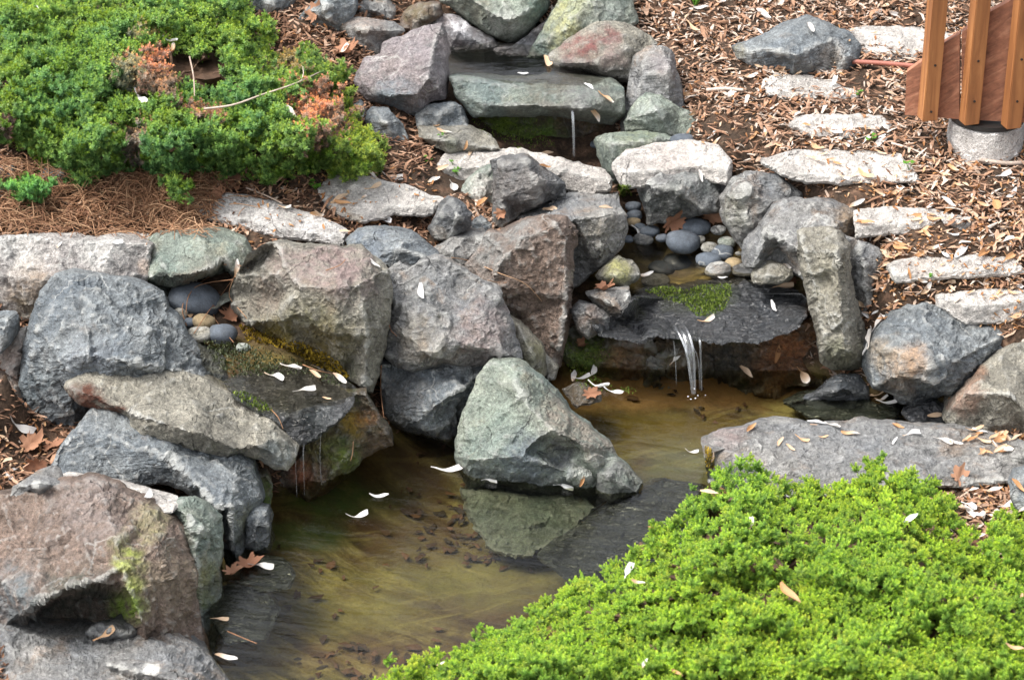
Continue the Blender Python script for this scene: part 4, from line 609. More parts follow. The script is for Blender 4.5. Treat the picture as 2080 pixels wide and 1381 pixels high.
PB = [(1387, 492, 74, 44, 'pebble_dark', 'largest flat blue grey pebble at the pool edge', .105), (1414, 462, 60, 44, 'pebble_dark', 'big round dark pebble behind the largest flat one', .12), (1459, 467, 30, 24, 'grey', 'small pale pebble right of the big round one', .125),
      (1476, 493, 38, 28, 'green', 'green grey pebble beside the jagged boulder foot', .105), (1468, 513, 48, 22, 'pebble_dark', 'flat dark pebble below the green grey one', .10), (1442, 503, 36, 26, 'tan', 'tan pebble right of the largest flat one', .105), (1439, 528, 54, 22, 'pebble_dark', 'low flat slate pebble half in the pool', .094),
      (1460, 548, 54, 30, 'grey', 'rough pale grey pebble at the pool rim', .09), (1500, 515, 14, 24, 'tan', 'narrow upright tan pebble against the boulder', .10), (1490, 535, 36, 16, 'pebble_tan', 'tan flat pebble near the pool rim', .092), (1383, 536, 70, 30, 'pebble_dark', 'smooth grey pebble under water in the middle pool', .055),
      (1287, 420, 34, 20, 'pebble_dark', 'topmost slate pebble in the upper trickle', .125), (1289, 438, 34, 18, 'pebble_dark', 'second slate pebble in the upper trickle', .118), (1287, 451, 30, 18, 'pebble_tan', 'tan pebble third in the upper trickle', .112), (1308, 486, 44, 18, 'dark', 'wet dark pebble at the near end of the trickle', .096), (1275, 486, 24, 16, 'pebble_dark', 'small dark pebble beside the flat topped boulder', .10),
      (1320, 470, 40, 16, 'pebble_dark', 'flat grey pebble below the oak leaf', .108), (1345, 484, 26, 30, 'pebble_dark', 'steep grey pebble left of the largest flat one', .105), (1300, 462, 26, 12, 'pebble_dark', 'thin grey pebble by the white petal', .108), (1515, 548, 60, 16, 'dark', 'dark wet pebble before the small brown stone', .088), (1345, 545, 60, 18, 'pebble_dark', 'submerged slate pebble left in the pool', .055), (1330, 570, 60, 16, 'tan', 'submerged tan pebble at the pool outlet', .06),
      (1420, 487, 26, 20, 'tan', 'small mossy pebble behind the tan one', .108), (1497, 470, 26, 30, 'pebble_dark', 'blue grey pebble against the jagged boulder', .12),
      (396, 608, 106, 50, 'pebble_dark', 'large banded oval pebble in the left nook', .15), (413, 653, 48, 40, 'pebble_tan', 'yellow tan egg shaped pebble in the left nook', .142), (452, 678, 64, 46, 'pebble_dark', 'dark round pebble in the left nook', .135), (405, 680, 54, 28, 'tan', 'brown tan pebble below the egg shaped one', .135), (365, 638, 34, 30, 'tan', 'brown pebble at the left of the nook', .145), (382, 655, 30, 30, 'pebble_dark', 'small blue pebble behind the egg shaped one', .14), (494, 706, 30, 14, 'green', 'tiny green pebble at the water of the left nook', .138),
      (1212, 282 + 12, 26, 10, 'pebble_dark', 'small slate pebble under the upper fall', .175), (1385, 283, 50, 14, 'pebble_dark', 'slate pebble on the bank behind the cracked block', .235)]
for i, (px, py, w, h, mt, lb, z) in enumerate(PB):
    pebble(px, py, w, h, mt, lb, z, tilt=(-.2 if px == 396 else .05 * ((i * 7) % 5 - 2)), wet=.6 if 'submerged' in lb or 'wet' in lb or 'under water' in lb else 0.)
# ------------------------------------------------------------------ water
def water_material(name, tintc, sx, sy, ang, strength, rough=.05, grey=0.):
    t = NT(name); v = t.coord(False); n = t.n; t.n.remove(t.b)
    h = t.noise(t.scale(t.rot(v, (0, 0, ang)), (sx, sy, 1)), 1, 5, .6, .8)
    h2 = t.noise(t.scale(v, (1, 1, 1)), 26, 3, .5, .5)
    nb = t.bump(t.math('ADD', h, t.math('MULTIPLY', h2, .35)), strength, .006)
    fr = t.new('Fresnel'); fr.inputs['IOR'].default_value = 1.34; t.l.new(nb, fr.inputs['Normal'])
    gl = t.new('BsdfGlossy'); gl.inputs['Roughness'].default_value = rough; t.l.new(nb, gl.inputs['Normal']); gl.inputs['Color'].default_value = (1, 1, 1, 1)
    tr = t.new('BsdfTransparent'); tr.inputs['Color'].default_value = (*tintc, 1)
    mx = t.new('MixShader'); t.l.new(t.math('MULTIPLY', fr.outputs[0], 1.05), mx.inputs[0]); t.l.new(tr.outputs[0], mx.inputs[1]); t.l.new(gl.outputs[0], mx.inputs[2])
    t.l.new(mx.outputs[0], t.out.inputs['Surface']); return t.m
M['pond'] = water_material('pond_water', (.78, .79, .66), 6, 46, .25, .5)
M['pool'] = water_material('pool_water', (.88, .85, .76), 10, 40, .05, .35)
M['dim'] = water_material('top_pool_water', (.66, .64, .62), 14, 30, .05, .30, .08)
def water(poly, z, mat, lab):
    pts = [Vector(tuple(atZ(x, y, z)[:2])) for x, y in poly]
    g = [Vector((x, y)) for x in np.arange(-.9, .9, .05) for y in np.arange(2.3, 4.8, .05)]
    P = np.array([tuple(p) for p in g]); ok = inpoly(P[:, 0], P[:, 1], [tuple(p) for p in pts])
    vs, _, fs, *_ = delaunay_2d_cdt(pts + [g[i] for i in np.where(ok)[0]], [], [list(range(len(pts)))], 1, 1e-5)
    v = np.array([(p.x, p.y, z) for p in vs]); f = [tuple(q) for q in fs]
    o = put('water', v, f, M[mat]); tag(o, lab, None, kind='structure'); collide(v, f); return o
water(POND, POND_Z, 'pond', 'brown gold water of the lower pond'); water(SHELF, SHELF_Z, 'pool', 'thin sheet of water on the left ledge')
water(MID, MID_Z, 'pool', 'shallow pebble pool above the middle waterfall'); water(TOP, TOP_Z, 'dim', 'dark still pool at the top')

t = NT('falling_water'); v = t.coord(False); t.n.remove(t.b)
st = t.noise(t.scale(v, (260, 260, 9)), 1, 3, .6); lw = t.new('LayerWeight')
df = t.new('BsdfDiffuse'); df.inputs['Color'].default_value = (.7, .74, .78, 1); gl = t.new('BsdfGlossy'); gl.inputs['Roughness'].default_value = .12
m1 = t.new('MixShader'); m1.inputs[0].default_value = .5; t.l.new(df.outputs[0], m1.inputs[1]); t.l.new(gl.outputs[0], m1.inputs[2])
tr = t.new('BsdfTransparent'); m2 = t.new('MixShader'); t.l.new(t.math('MULTIPLY', t.math('MULTIPLY', t.ramp(st, [(.30, .15), (.70, 1.)]), t.attr('dens')), t.math('SUBTRACT', 1., t.math('POWER', lw.outputs['Facing'], .7))), m2.inputs[0]); t.l.new(tr.outputs[0], m2.inputs[1]); t.l.new(m1.outputs[0], m2.inputs[2])
t.l.new(m2.outputs[0], t.out.inputs['Surface']); M['fall'] = t.m
def tube(pts, rad, n=8, flat=1.0, cap=True):
    """pts (k,3), rad scalar or (k,) -> verts, faces"""
    pts = np.asarray(pts, float); k = len(pts); rad = np.broadcast_to(rad, (k,)); v = []; f = []
    up = np.array([0, -1, .2]) if flat != 1 else np.array([0.1, .2, 1.])
    for i in range(k):
        tg = pts[min(i + 1, k - 1)] - pts[max(i - 1, 0)]; tg /= np.linalg.norm(tg) + 1e-9
        a = np.cross(tg, up); a /= np.linalg.norm(a) + 1e-9; b_ = np.cross(tg, a)
        for j in range(n):
            ph = 2 * math.pi * j / n; v.append(pts[i] + rad[i] * (a * math.cos(ph) + b_ * math.sin(ph) * flat))
    for i in range(k - 1):
        for j in range(n): f.append((i * n + j, i * n + (j + 1) % n, (i + 1) * n + (j + 1) % n, (i + 1) * n + j))
    if cap: f += [tuple(range(n))[::-1], tuple(range((k - 1) * n, k * n))]
    return np.array(v), f
def curve(pts, k=14):
    """smooth line through points (n,3)"""
    pts = np.asarray(pts, float); n = len(pts)
    if n == 2: s = np.linspace(0, 1, k)[:, None]; return pts[0] * (1 - s) + pts[1] * s
    u = np.linspace(0, n - 1, k); out = []
    for x in u:
        i = min(int(x), n - 2); f_ = x - i; p0, p1, p2, p3 = pts[max(i - 1, 0)], pts[i], pts[i + 1], pts[min(i + 2, n - 1)]
        out.append(.5 * ((2 * p1) + (-p0 + p2) * f_ + (2 * p0 - 5 * p1 + 4 * p2 - p3) * f_ ** 2 + (-p0 + 3 * p1 - 3 * p2 + p3) * f_ ** 3))
    return np.array(out)
def joined(parts):
    V = []; Fc = []; b = 0
    for v, f in parts: V.append(v); Fc += [tuple(i + b for i in q) for q in f]; b += len(v)
    return np.concatenate(V), Fc
def fall(strands, lab):
    tb = [tube(curve([atY(x, y, Y) for x, y, Y in s], 18), .5 * np.interp(np.linspace(0, 1, 18), [0, .3, 1], r), 8, .30, False) for s, r in strands]; V, Fc = joined(tb); dens = np.concatenate([np.repeat(np.interp(np.linspace(0, 1, 18), [0, .3, .8, 1], [0, 1, .9, .4]), 8) * (.16 if max(r) > .011 else .40) for s, r in strands])
    tag(put('waterfall', V, Fc, M['fall'], attrs={'dens': dens}), lab, None, kind='structure')
fall([([(1384, 668, 3.60), (1390, 684, 3.582), (1400, 715, 3.563), (1406, 760, 3.556), (1409, 802, 3.55)], (.008, .014, .010)), ([(1368, 660, 3.61), (1380, 680, 3.585), (1393, 712, 3.566), (1400, 755, 3.56), (1406, 800, 3.555)], (.003, .004, .003)), ([(1388, 660, 3.61), (1399, 678, 3.58), (1408, 712, 3.56), (1411, 760, 3.555), (1411, 800, 3.55)], (.004, .005, .004)),
      ([(1376, 664, 3.61), (1389, 680, 3.583), (1396, 720, 3.565), (1404, 760, 3.558), (1408, 800, 3.553)], (.002, .0025, .0025)), ([(1418, 684, 3.59), (1422, 696, 3.572), (1424, 740, 3.568), (1425, 794, 3.565)], (.004, .0045, .003)),
      ([(1400, 676, 3.59), (1402, 692, 3.575), (1418, 730, 3.57), (1421, 790, 3.565)], (.002, .0015, .0015)), ([(1368, 690, 3.58), (1372, 730, 3.575), (1374, 780, 3.57)], (.002, .002, .001))], 'silky middle waterfall between ledge and pond')
fall([([(1158, 186, 4.19), (1160, 205, 4.15), (1164, 245, 4.13), (1166, 318, 4.12)], (.006, .007, .005))], 'narrow upper waterfall')
fall([([(x, 892 + dy, 3.225), (x - 2, 925, 3.222), (x + 1, 1000 + dy, 3.22)], (r, r * .8, r * .5)) for x, dy, r in ((602, 8, .0022), (618, 6, .003), (652, -14, .0016))], 'thin trickles falling from the left ledge')
bub = []
for i in range(6):
    x = 1430 + RNG.normal(0, 22); y = 800 + RNG.normal(0, 9); r = RNG.uniform(.0006, .0012); c = atZ(x, y, POND_Z)
    ico = [(0, 0, 1), (1, 0, 0), (0, 1, 0), (-1, 0, 0), (0, -1, 0)]; bub.append((c + np.array(ico) * [r * 1.5, r * 1.5, r], [(0, 1, 2), (0, 2, 3), (0, 3, 4), (0, 4, 1)]))
V, Fc = joined(bub); t = NT('bubbles'); t.b.inputs['Base Color'].default_value = (.75, .78, .8, 1); t.b.inputs['Roughness'].default_value = .2; M['bubble'] = t.m
tag(put('foam', V, Fc, M['bubble']), 'tiny bubbles below the middle waterfall', 'foam', kind='stuff')

# ------------------------------------------------------------------ simple materials with grain
def leafy(name, stops, rough=.7, trans=.25, attr='rnd', grain=90, amt=.5):
    t = NT(name); v = t.coord(False); a = t.attr(attr); col = t.ramp(a, stops)
    col = t.mix(amt, col, t.ramp(t.noise(v, grain, 4, .7), [(.3, .45), (.7, 1.5)]), 'MULTIPLY')
    t.l.new(col, t.b.inputs['Base Color']); t.b.inputs['Roughness'].default_value = rough; t.b.inputs['Specular IOR Level'].default_value = .3
    if trans:
        tl = t.new('BsdfTranslucent'); t.l.new(col, tl.inputs[0]); mx = t.new('MixShader'); mx.inputs[0].default_value = trans
        t.l.new(t.b.outputs[0], mx.inputs[1]); t.l.new(tl.outputs[0], mx.inputs[2]); t.l.new(mx.outputs[0], t.out.inputs['Surface'])
    return t.m
M['chips'] = leafy('bark_mulch', [(0, (.035, .02, .014)), (.25, (.12, .06, .035)), (.5, (.27, .15, .09)), (.72, (.36, .215, .14)), (.88, (.40, .29, .215)), (1., (.50, .43, .37))], .9, 0, grain=160, amt=.6)
M['petal_white'] = leafy('white_petal', [(0, (.56, .50, .44)), (.4, (.68, .66, .63)), (1, (.76, .76, .76))], .55, .3, amt=.12)
M['petal_tan'] = leafy('tan_petal', [(0, (.42, .20, .08)), (.35, (.55, .31, .15)), (.7, (.66, .45, .28)), (1, (.72, .58, .44))], .6, .3, amt=.35)
M['petal_mixed'] = leafy('browning_petal', [(0, (.50, .29, .14)), (.45, (.62, .46, .32)), (.7, (.76, .70, .64)), (1, (.8, .78, .76))], .6, .3, amt=.3)
M['oak'] = leafy('dry_oak_leaf', [(0, (.17, .07, .04)), (.5, (.34, .17, .10)), (1, (.46, .27, .17))], .75, .2, amt=.5)
M['needle'] = leafy('pine_straw', [(0, (.14, .065, .035)), (.5, (.29, .15, .08)), (1, (.46, .29, .17))], .7, 0, amt=.4)
M['twig'] = leafy('bare_twig', [(0, (.28, .20, .15)), (1, (.48, .40, .34))], .8, 0, amt=.6)
M['weed'] = leafy('green_weed', [(0, (.06, .18, .02)), (1, (.14, .32, .04))], .5, .3, amt=.3)

BVH = BVHTree.FromPolygons(np.concatenate(ALLV).tolist(), ALLF)
def hit(px, py):
    d = ray(px, py); d = d / np.linalg.norm(d); h = BVH.ray_cast(Vector(CAMP), Vector(d))
    if h[0] is None: return None, None
    n = h[1]
    if n.dot(Vector(d)) > 0: n = -n
    return np.array(h[0]), np.array(n)

# ------------------------------------------------------------------ bark mulch: shreds nobody could count
def chip_batch(P, L, W, rnd, seed, tiltmax=.35):
    """n small tapered three-sided shreds; P centres (n,3)"""
    r = np.random.default_rng(seed); n = len(P); yaw = r.uniform(0, 2 * math.pi, n); tl = r.normal(0, tiltmax, n); rl = r.uniform(0, 2 * math.pi, n)
    dx = np.stack([np.cos(yaw) * np.cos(tl), np.sin(yaw) * np.cos(tl), np.sin(tl)], 1); s = np.stack([-np.sin(yaw), np.cos(yaw), 0 * yaw], 1); u = np.cross(dx, s)
    V = np.zeros((n, 9, 3)); bend = r.normal(0, .10, n) * L
    prof = [(-.5, .35), (r.uniform(-.1, .15, n), 1.), (.5, .4)]
    for k, (tt, ww) in enumerate(prof):
        tt = np.broadcast_to(tt, (n,))
        for j in range(3):
            a = rl * .15 + j * 2.094 + (.0 if j == 0 else r.uniform(-.3, .3, n)); rad = W * ww * r.uniform(.6, 1.1, n)
            V[:, k * 3 + j] = P + dx * (tt * L)[:, None] + s * (np.cos(a) * rad)[:, None] + u * (np.sin(a) * rad * .38 + (bend if k == 1 else 0))[:, None]
    t_ = []
    for k in (0, 1):
        for j in (0, 2):
            a, b_ = k * 3 + j, k * 3 + (j + 1) % 3; t_ += [(a, b_, b_ + 3), (a, b_ + 3, a + 3)]
    T_ = np.array(t_)
    Fc = (T_[None] + (np.arange(n) * 9)[:, None, None]).reshape(-1, 3)
    return V.reshape(-1, 3), Fc, np.repeat(rnd, 9)
JF = [(700, 1420), (760, 1381), (850, 1322), (960, 1292), (1010, 1262), (1080, 1222), (1180, 1162), (1240, 1140), (1290, 1102), (1320, 1062), (1400, 1002), (1445, 965), (1500, 925), (1545, 940), (1590, 978), (1640, 962), (1680, 985), (1730, 962), (1750, 938), (1800, 935), (1850, 950), (1900, 965), (1930, 1005), (1945, 1060), (1985, 1085), (2005, 1100), (2008, 1050), (2040, 1022), (2120, 1020), (2200, 1420)]
n0 = 150000; X = RNG.uniform(-1.35, 1.35, n0); Y = RNG.uniform(2.5, 5.0, n0); Z = ground_z(X, Y); Q = np.column_stack([X, Y, Z]); px, py = project(Q)
ok = (px > -140) & (px < 2220) & (py > -160) & (py < 1460)
for poly in (POND, MID, TOP, SHELF): ok &= ~inpoly(px, py, poly)
ok &= ~(inpoly(px, py, JF) & (edist(px, py, JF) > 60))
ok &= ~((px > 400) & (px < 760) & (py > 520) & (py < 900)) & ~((px > 1150) & (px < 1640) & (py > 400) & (py < 850)) & ~((px > 880) & (px < 1250) & (py > 60) & (py < 400))
ok &= ~((px < 420) & (py < 250))                        # under the juniper
for poly in STEPS: ok &= ~(inpoly(px, py, poly) & (edist(px, py, poly) > 4) & (RNG.uniform(0, 1, n0) > .04))
# bare dark soil shows in a few places
bare = np.zeros(n0)
for bx, by, br in ((1740, 400, 70), (1760, 180, 60), (1890, 480, 60), (860, 380, 70), (1650, 395, 50), (60, 900, 60), (1480, 270, 60), (1750, 150, 40)): bare = np.maximum(bare, smooth01(1.3 - np.hypot((px - bx), (py - by) * 1.6) / br))
ok &= RNG.uniform(0, 1, n0) > bare * .75
i = np.where(ok)[0][:76000]; n = len(i); left = px[i] < 900; needle_zone = (px[i] < 480) & (py[i] > 330) & (py[i] < 520)
L = RNG.gamma(3, .0037, n) + .0055; W = L * RNG.uniform(.09, .20, n) + .0006; rn = np.clip(RNG.beta(2.2, 2.0, n) + .17 - .22 * left - .15 * bare[i] - .12 * (py[i] > 800), 0, 1)
P = Q[i].copy(); P[:, 2] += RNG.uniform(.0, .011, n)
CV, CF, CR = chip_batch(P, L, W, rn, 5)
o = link('bark_mulch', mkmesh('bark_mulch', CV, CF, M['chips'], False, {'rnd': CR})); tag(o, 'shredded brown and tan bark mulch covering the banks', 'mulch', kind='stuff')
collide(CV, CF[::1])
BVH = BVHTree.FromPolygons(np.concatenate(ALLV).tolist(), ALLF)

parts = []; rr = []
for cx_, cy_, rx_, ry_, k in ((890, 1060, 130, 70, 150), (1010, 1110, 80, 40, 60), (760, 1320, 170, 45, 130), (1200, 1130, 110, 40, 60), (820, 940, 80, 30, 40), (640, 1180, 120, 60, 40), (1400, 850, 150, 30, 30)):
    for _ in range(int(k * .4)):
        x, y = RNG.normal(cx_, rx_ * .5), RNG.normal(cy_, ry_ * .5)
        if not inpoly(x, y, POND): continue
        w = atZ(x, y, -.08); w[2] = float(ground_z(w[0], w[1])[0]) + .006
        if w[2] > -.012: continue
        a = RNG.uniform(0, 6.28); L = RNG.uniform(.006, .020); m_ = 9; q = np.linspace(0, 2 * math.pi, m_, endpoint=False); rad = L * .5 * RNG.uniform(.6, 1.1, m_); u_ = np.column_stack([np.cos(q) * rad * 1.5, np.sin(q) * rad * .7, RNG.normal(0, .002, m_)])
        v_ = np.column_stack([u_[:, 0] * math.cos(a) - u_[:, 1] * math.sin(a), u_[:, 0] * math.sin(a) + u_[:, 1] * math.cos(a), u_[:, 2]]) + w; parts.append((np.vstack([v_, w + [0, 0, .003]]), [(i_, (i_ + 1) % m_, m_) for i_ in range(m_)])); rr.append(np.full(m_ + 1, RNG.uniform()))
V, Fc = joined(parts); tag(put('sunken_leaves', V, Fc, leafy('sunken_leaf', [(0, (.03, .02, .011)), (.5, (.065, .032, .018)), (1, (.13, .062, .032))], .8, 0, amt=.5), attrs={'rnd': np.concatenate(rr)}), 'reddish brown leaves rotting on the pond bed', 'leaf litter', kind='stuff')
# ------------------------------------------------------------------ juniper
def sprig_template(seed, nw, per, L, nl, nwid):
    r = np.random.default_rng(seed); V = []; Fc = []; tip = []
    for w in range(nw):
        t_ = .2 + .8 * w / (nw - 1)
        for k in range(per):
            a = 2 * math.pi * (k / per) + w * .9 + r.normal(0, .25); el = .35 + .85 * t_ ** 3 + r.normal(0, .15); l = nl * r.uniform(.75, 1.15) * (1 - .25 * t_)
            d = np.array([math.cos(a) * math.cos(el), math.sin(a) * math.cos(el), math.sin(el)]); s = np.array([-math.sin(a), math.cos(a), 0]); up = np.cross(d, s)
            c = np.array([0, 0, L * t_ ** .9]); b = len(V)
            V += [c + d * l * .12 + s * nwid * .5, c + d * l * .12 - s * nwid * .5, c + d * l]
            Fc += [(b, b + 1, b + 2)]; tip += [t_ * .72, t_ * .72, t_]
    return np.array(V), np.array(Fc), np.array(tip)
def tuft_template(seed, ns, nw, per, L, nl, nwid):
    """a branch end: several short needled twigs leaving one stem"""
    r = np.random.default_rng(seed + 100); Vs = []; Fs = []; Ts = []; b = 0
    for q in range(ns):
        v, f, tp = sprig_template(seed * 13 + q, nw, per, L * (1.0 if q == 0 else r.uniform(.5, .8)), nl, nwid)
        if q: az_, tl = 2 * math.pi * q / (ns - 1) + r.normal(0, .3), r.uniform(.5, .95); R3 = np.array(Matrix.Rotation(az_, 3, 'Z') @ Matrix.Rotation(tl, 3, 'Y')); v = v @ R3.T + [0, 0, L * r.uniform(.15, .5)]
        Vs.append(v); Fs.append(f + b); Ts.append(tp * (1 if q == 0 else .93)); b += len(v)
    return np.concatenate(Vs), np.concatenate(Fs), np.concatenate(Ts)
def scatter(temps, P, D, S, seed):
    """copies of a template at P with axis D and size S, joined"""
    r = np.random.default_rng(seed); which = r.integers(0, len(temps), len(P)); Vs = []; Fs = []; Ts = []; Id = []; b = 0
    for k, (v, f, tp) in enumerate(temps):
        i = np.where(which == k)[0]; n = len(i)
        if not n: continue
        z = D[i] / np.linalg.norm(D[i], axis=1)[:, None]; ref = r.normal(0, 1, (n, 3)); x = np.cross(ref, z); x /= np.linalg.norm(x, axis=1)[:, None]; y = np.cross(z, x)
        W = P[i][:, None] + S[i][:, None, None] * (v[None, :, 0, None] * x[:, None] + v[None, :, 1, None] * y[:, None] + v[None, :, 2, None] * z[:, None])
        Vs.append(W.reshape(-1, 3)); Fs.append((f[None] + (b + np.arange(n) * len(v))[:, None, None]).reshape(-1, 3)); b += n * len(v); Ts.append(np.tile(tp, n)); Id.append(np.repeat(i, len(v)))
    return np.concatenate(Vs), np.concatenate(Fs), np.concatenate(Ts), np.concatenate(Id)
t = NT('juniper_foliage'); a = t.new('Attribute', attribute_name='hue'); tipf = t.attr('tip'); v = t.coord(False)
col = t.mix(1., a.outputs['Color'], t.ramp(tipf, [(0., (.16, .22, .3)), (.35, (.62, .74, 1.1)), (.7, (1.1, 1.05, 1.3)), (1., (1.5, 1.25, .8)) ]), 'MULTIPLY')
t.l.new(col, t.b.inputs['Base Color']); t.b.inputs['Roughness'].default_value = .45; t.b.inputs['Specular IOR Level'].default_value = .4
tl = t.new('BsdfTranslucent'); t.l.new(col, tl.inputs[0]); mx = t.new('MixShader'); mx.inputs[0].default_value = .38
t.l.new(t.b.outputs[0], mx.inputs[1]); t.l.new(tl.outputs[0], mx.inputs[2]); t.l.new(mx.outputs[0], t.out.inputs['Surface']); M['juniper'] = t.m
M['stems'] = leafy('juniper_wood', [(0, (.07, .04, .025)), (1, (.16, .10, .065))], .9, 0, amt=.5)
def billow(X, f, s=0): return 1 - np.abs(vnoise(X * f, s)) * 1.0 - np.abs(vnoise(X * f * 2.1 + 4, s + 3)) * .5
def shrub_surface(px, py, poly, zfun, lump, edge, seed):
    e = edist(px, py, poly); zs = zfun(px, py, smooth01(e / edge)); W = atZ(px, py, zs)
    for _ in range(2):
        z2 = zs + lump * (billow(W * [1, 1, .3], 9, seed) - .35); W = atZ(px, py, z2)
    return W
def away(W, d):
    r = W - CAMP; r = r / np.linalg.norm(r, axis=1)[:, None]; return W + (r + [0, 0, -.25]) * d
def shrub(label, poly, zfun, lump, edge, n, temps, huef, seed, size=1.0, base=(0, 0, 0), hole=None, up=.55, thin=.0):
    x0, y0, x1, y1 = min(p[0] for p in poly), min(p[1] for p in poly), max(p[0] for p in poly), max(p[1] for p in poly)
    root = empty('juniper_shrub', base); tag(root, label, 'juniper', 'creeping junipers')
    r = np.random.default_rng(seed); px = r.uniform(x0, x1, n * 3); py = r.uniform(y0, y1, n * 3); ok = inpoly(px, py, poly)
    if hole is not None:
        for hx, hy, hr in hole: ok &= (np.hypot((px - hx), (py - hy) * 1.5) / hr + .3 * vnoise(np.column_stack([px / 20, py / 20, 0 * px]))) > 1
    px, py = px[ok][:n], py[ok][:n]
    f = lambda a, b: shrub_surface(a, b, poly, zfun, lump, edge, seed)
    W = f(px, py); A = f(px + 6, py); B = f(px, py + 6); N = np.cross(A - W, B - W); N /= np.linalg.norm(N, axis=1)[:, None]; N *= np.where(N[:, 2:3] < 0, -1, 1)
    bl = billow(W * [1, 1, .3], 9, seed)
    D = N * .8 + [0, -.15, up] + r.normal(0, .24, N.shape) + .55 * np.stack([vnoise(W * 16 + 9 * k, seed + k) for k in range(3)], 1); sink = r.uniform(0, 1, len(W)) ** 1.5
    Pn = W - N * (.012 + .026 * sink)[:, None]; S = size * r.uniform(.75, 1.35, len(W))
    V, Fc, tp, idn = scatter(temps, Pn, D, S, seed)
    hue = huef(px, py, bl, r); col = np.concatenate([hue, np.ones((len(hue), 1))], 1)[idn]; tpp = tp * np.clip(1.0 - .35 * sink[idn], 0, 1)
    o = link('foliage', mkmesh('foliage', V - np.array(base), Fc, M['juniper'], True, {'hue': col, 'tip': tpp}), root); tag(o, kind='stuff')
    # woody branches running inside the cushion
    parts = []; rr = []
    for k in range(60):
        a, b = r.uniform(x0, x1), r.uniform(y0, y1)
        if not inpoly(a, b, poly): continue
        an = r.uniform(0, 6.28); L = r.uniform(60, 160); xs_ = a + np.linspace(0, 1, 5) * L * math.cos(an); ys_ = b + np.linspace(0, 1, 5) * L * .5 * math.sin(an)
        if not inpoly(xs_, ys_, poly).all(): continue
        Wb = away(f(xs_, ys_), .03) + r.normal(0, .004, (5, 3)); parts.append(tube(curve(Wb, 10), np.linspace(.0035, .0015, 10), 6))
    for Vb, Fb in parts: link('stem', mkmesh('stem', Vb - np.array(base), Fb, M['stems'], True, {'rnd': np.full(len(Vb), .5)}), root)
    # dark twig-coloured hull added to read as inner shade, a closed low mound
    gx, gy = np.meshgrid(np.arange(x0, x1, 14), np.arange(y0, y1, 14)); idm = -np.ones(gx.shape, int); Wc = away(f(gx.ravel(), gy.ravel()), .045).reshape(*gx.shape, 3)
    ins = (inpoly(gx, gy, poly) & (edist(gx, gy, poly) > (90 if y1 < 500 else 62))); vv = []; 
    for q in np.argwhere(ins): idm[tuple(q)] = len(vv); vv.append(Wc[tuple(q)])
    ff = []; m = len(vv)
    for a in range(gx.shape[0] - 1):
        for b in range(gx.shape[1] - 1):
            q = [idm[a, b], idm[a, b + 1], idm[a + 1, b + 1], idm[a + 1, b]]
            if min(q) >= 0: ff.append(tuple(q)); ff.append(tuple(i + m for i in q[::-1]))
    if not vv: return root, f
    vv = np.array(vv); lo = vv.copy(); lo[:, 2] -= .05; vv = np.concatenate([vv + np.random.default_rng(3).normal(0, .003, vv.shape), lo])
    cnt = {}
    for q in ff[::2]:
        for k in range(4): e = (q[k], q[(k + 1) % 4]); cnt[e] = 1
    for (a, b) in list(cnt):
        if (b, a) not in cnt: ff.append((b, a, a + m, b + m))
    link('inner_hull', mkmesh('inner_hull', vv - np.array(base), ff, M['stems'], False, {'rnd': np.full(len(vv), .1)}), root)
    return root, f
temps_f = [tuft_template(k, 6, 5, 6, .013, .0050, .0022) for k in range(6)]
temps_b = [tuft_template(k + 20, 5, 4, 6, .014, .0058, .0028) for k in range(5)]
def hue_front(px, py, bl, r):
    n = len(px); y = r.uniform(.75, 1.2, (n, 1)); base = np.array([.43, .60, .06]) * y; yel = (r.uniform(0, 1, (n, 1)) < .10); base = np.where(yel, np.array([.50, .60, .07]), base)
    q = np.clip(fbm(np.column_stack([px / 160, py / 110, 0 * px]), 2, 4) * .5 + .5, 0, 1)[:, None]; return base * (1 - q * .3) + np.array([.20, .46, .09]) * q * .3
JF2 = [(p if p[1] < 1400 else (p[0], 1460)) for p in JF]; JF2[0] = (640, 1470)
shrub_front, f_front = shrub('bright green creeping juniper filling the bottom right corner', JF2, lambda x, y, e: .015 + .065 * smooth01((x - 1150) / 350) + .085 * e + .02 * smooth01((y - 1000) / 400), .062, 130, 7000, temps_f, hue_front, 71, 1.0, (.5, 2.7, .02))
JB = [(-60, -60), (560, -60), (500, 5), (530, 22), (545, 50), (552, 90), (600, 95), (640, 90), (655, 120), (690, 140), (680, 165), (715, 190), (722, 240), (765, 265), (785, 310), (760, 345), (690, 352), (640, 330), (600, 345), (560, 352), (480, 352), (425, 345), (385, 350), (378, 392), (352, 388), (335, 352), (280, 345), (230, 350), (170, 358), (112, 345), (75, 322), (42, 296), (0, 286), (-60, 270)]
DEAD = [(310, 130, 46, (.66, .37, .19)), (258, 140, 34, (.46, .42, .20)), (640, 205, 48, (.66, .37, .18)), (690, 250, 26, (.52, .33, .17)), (600, 120, 24, (.48, .38, .14)), (270, 280, 34, (.48, .36, .2)), (430, 225, 22, (.5, .32, .17)), (640, 290, 22, (.46, .28, .14)), (340, 165, 26, (.5, .33, .17)), (390, 215, 16, (.48, .3, .16)), (20, 240, 14, (.4, .25, .14)), (300, 65, 16, (.42, .38, .16))]
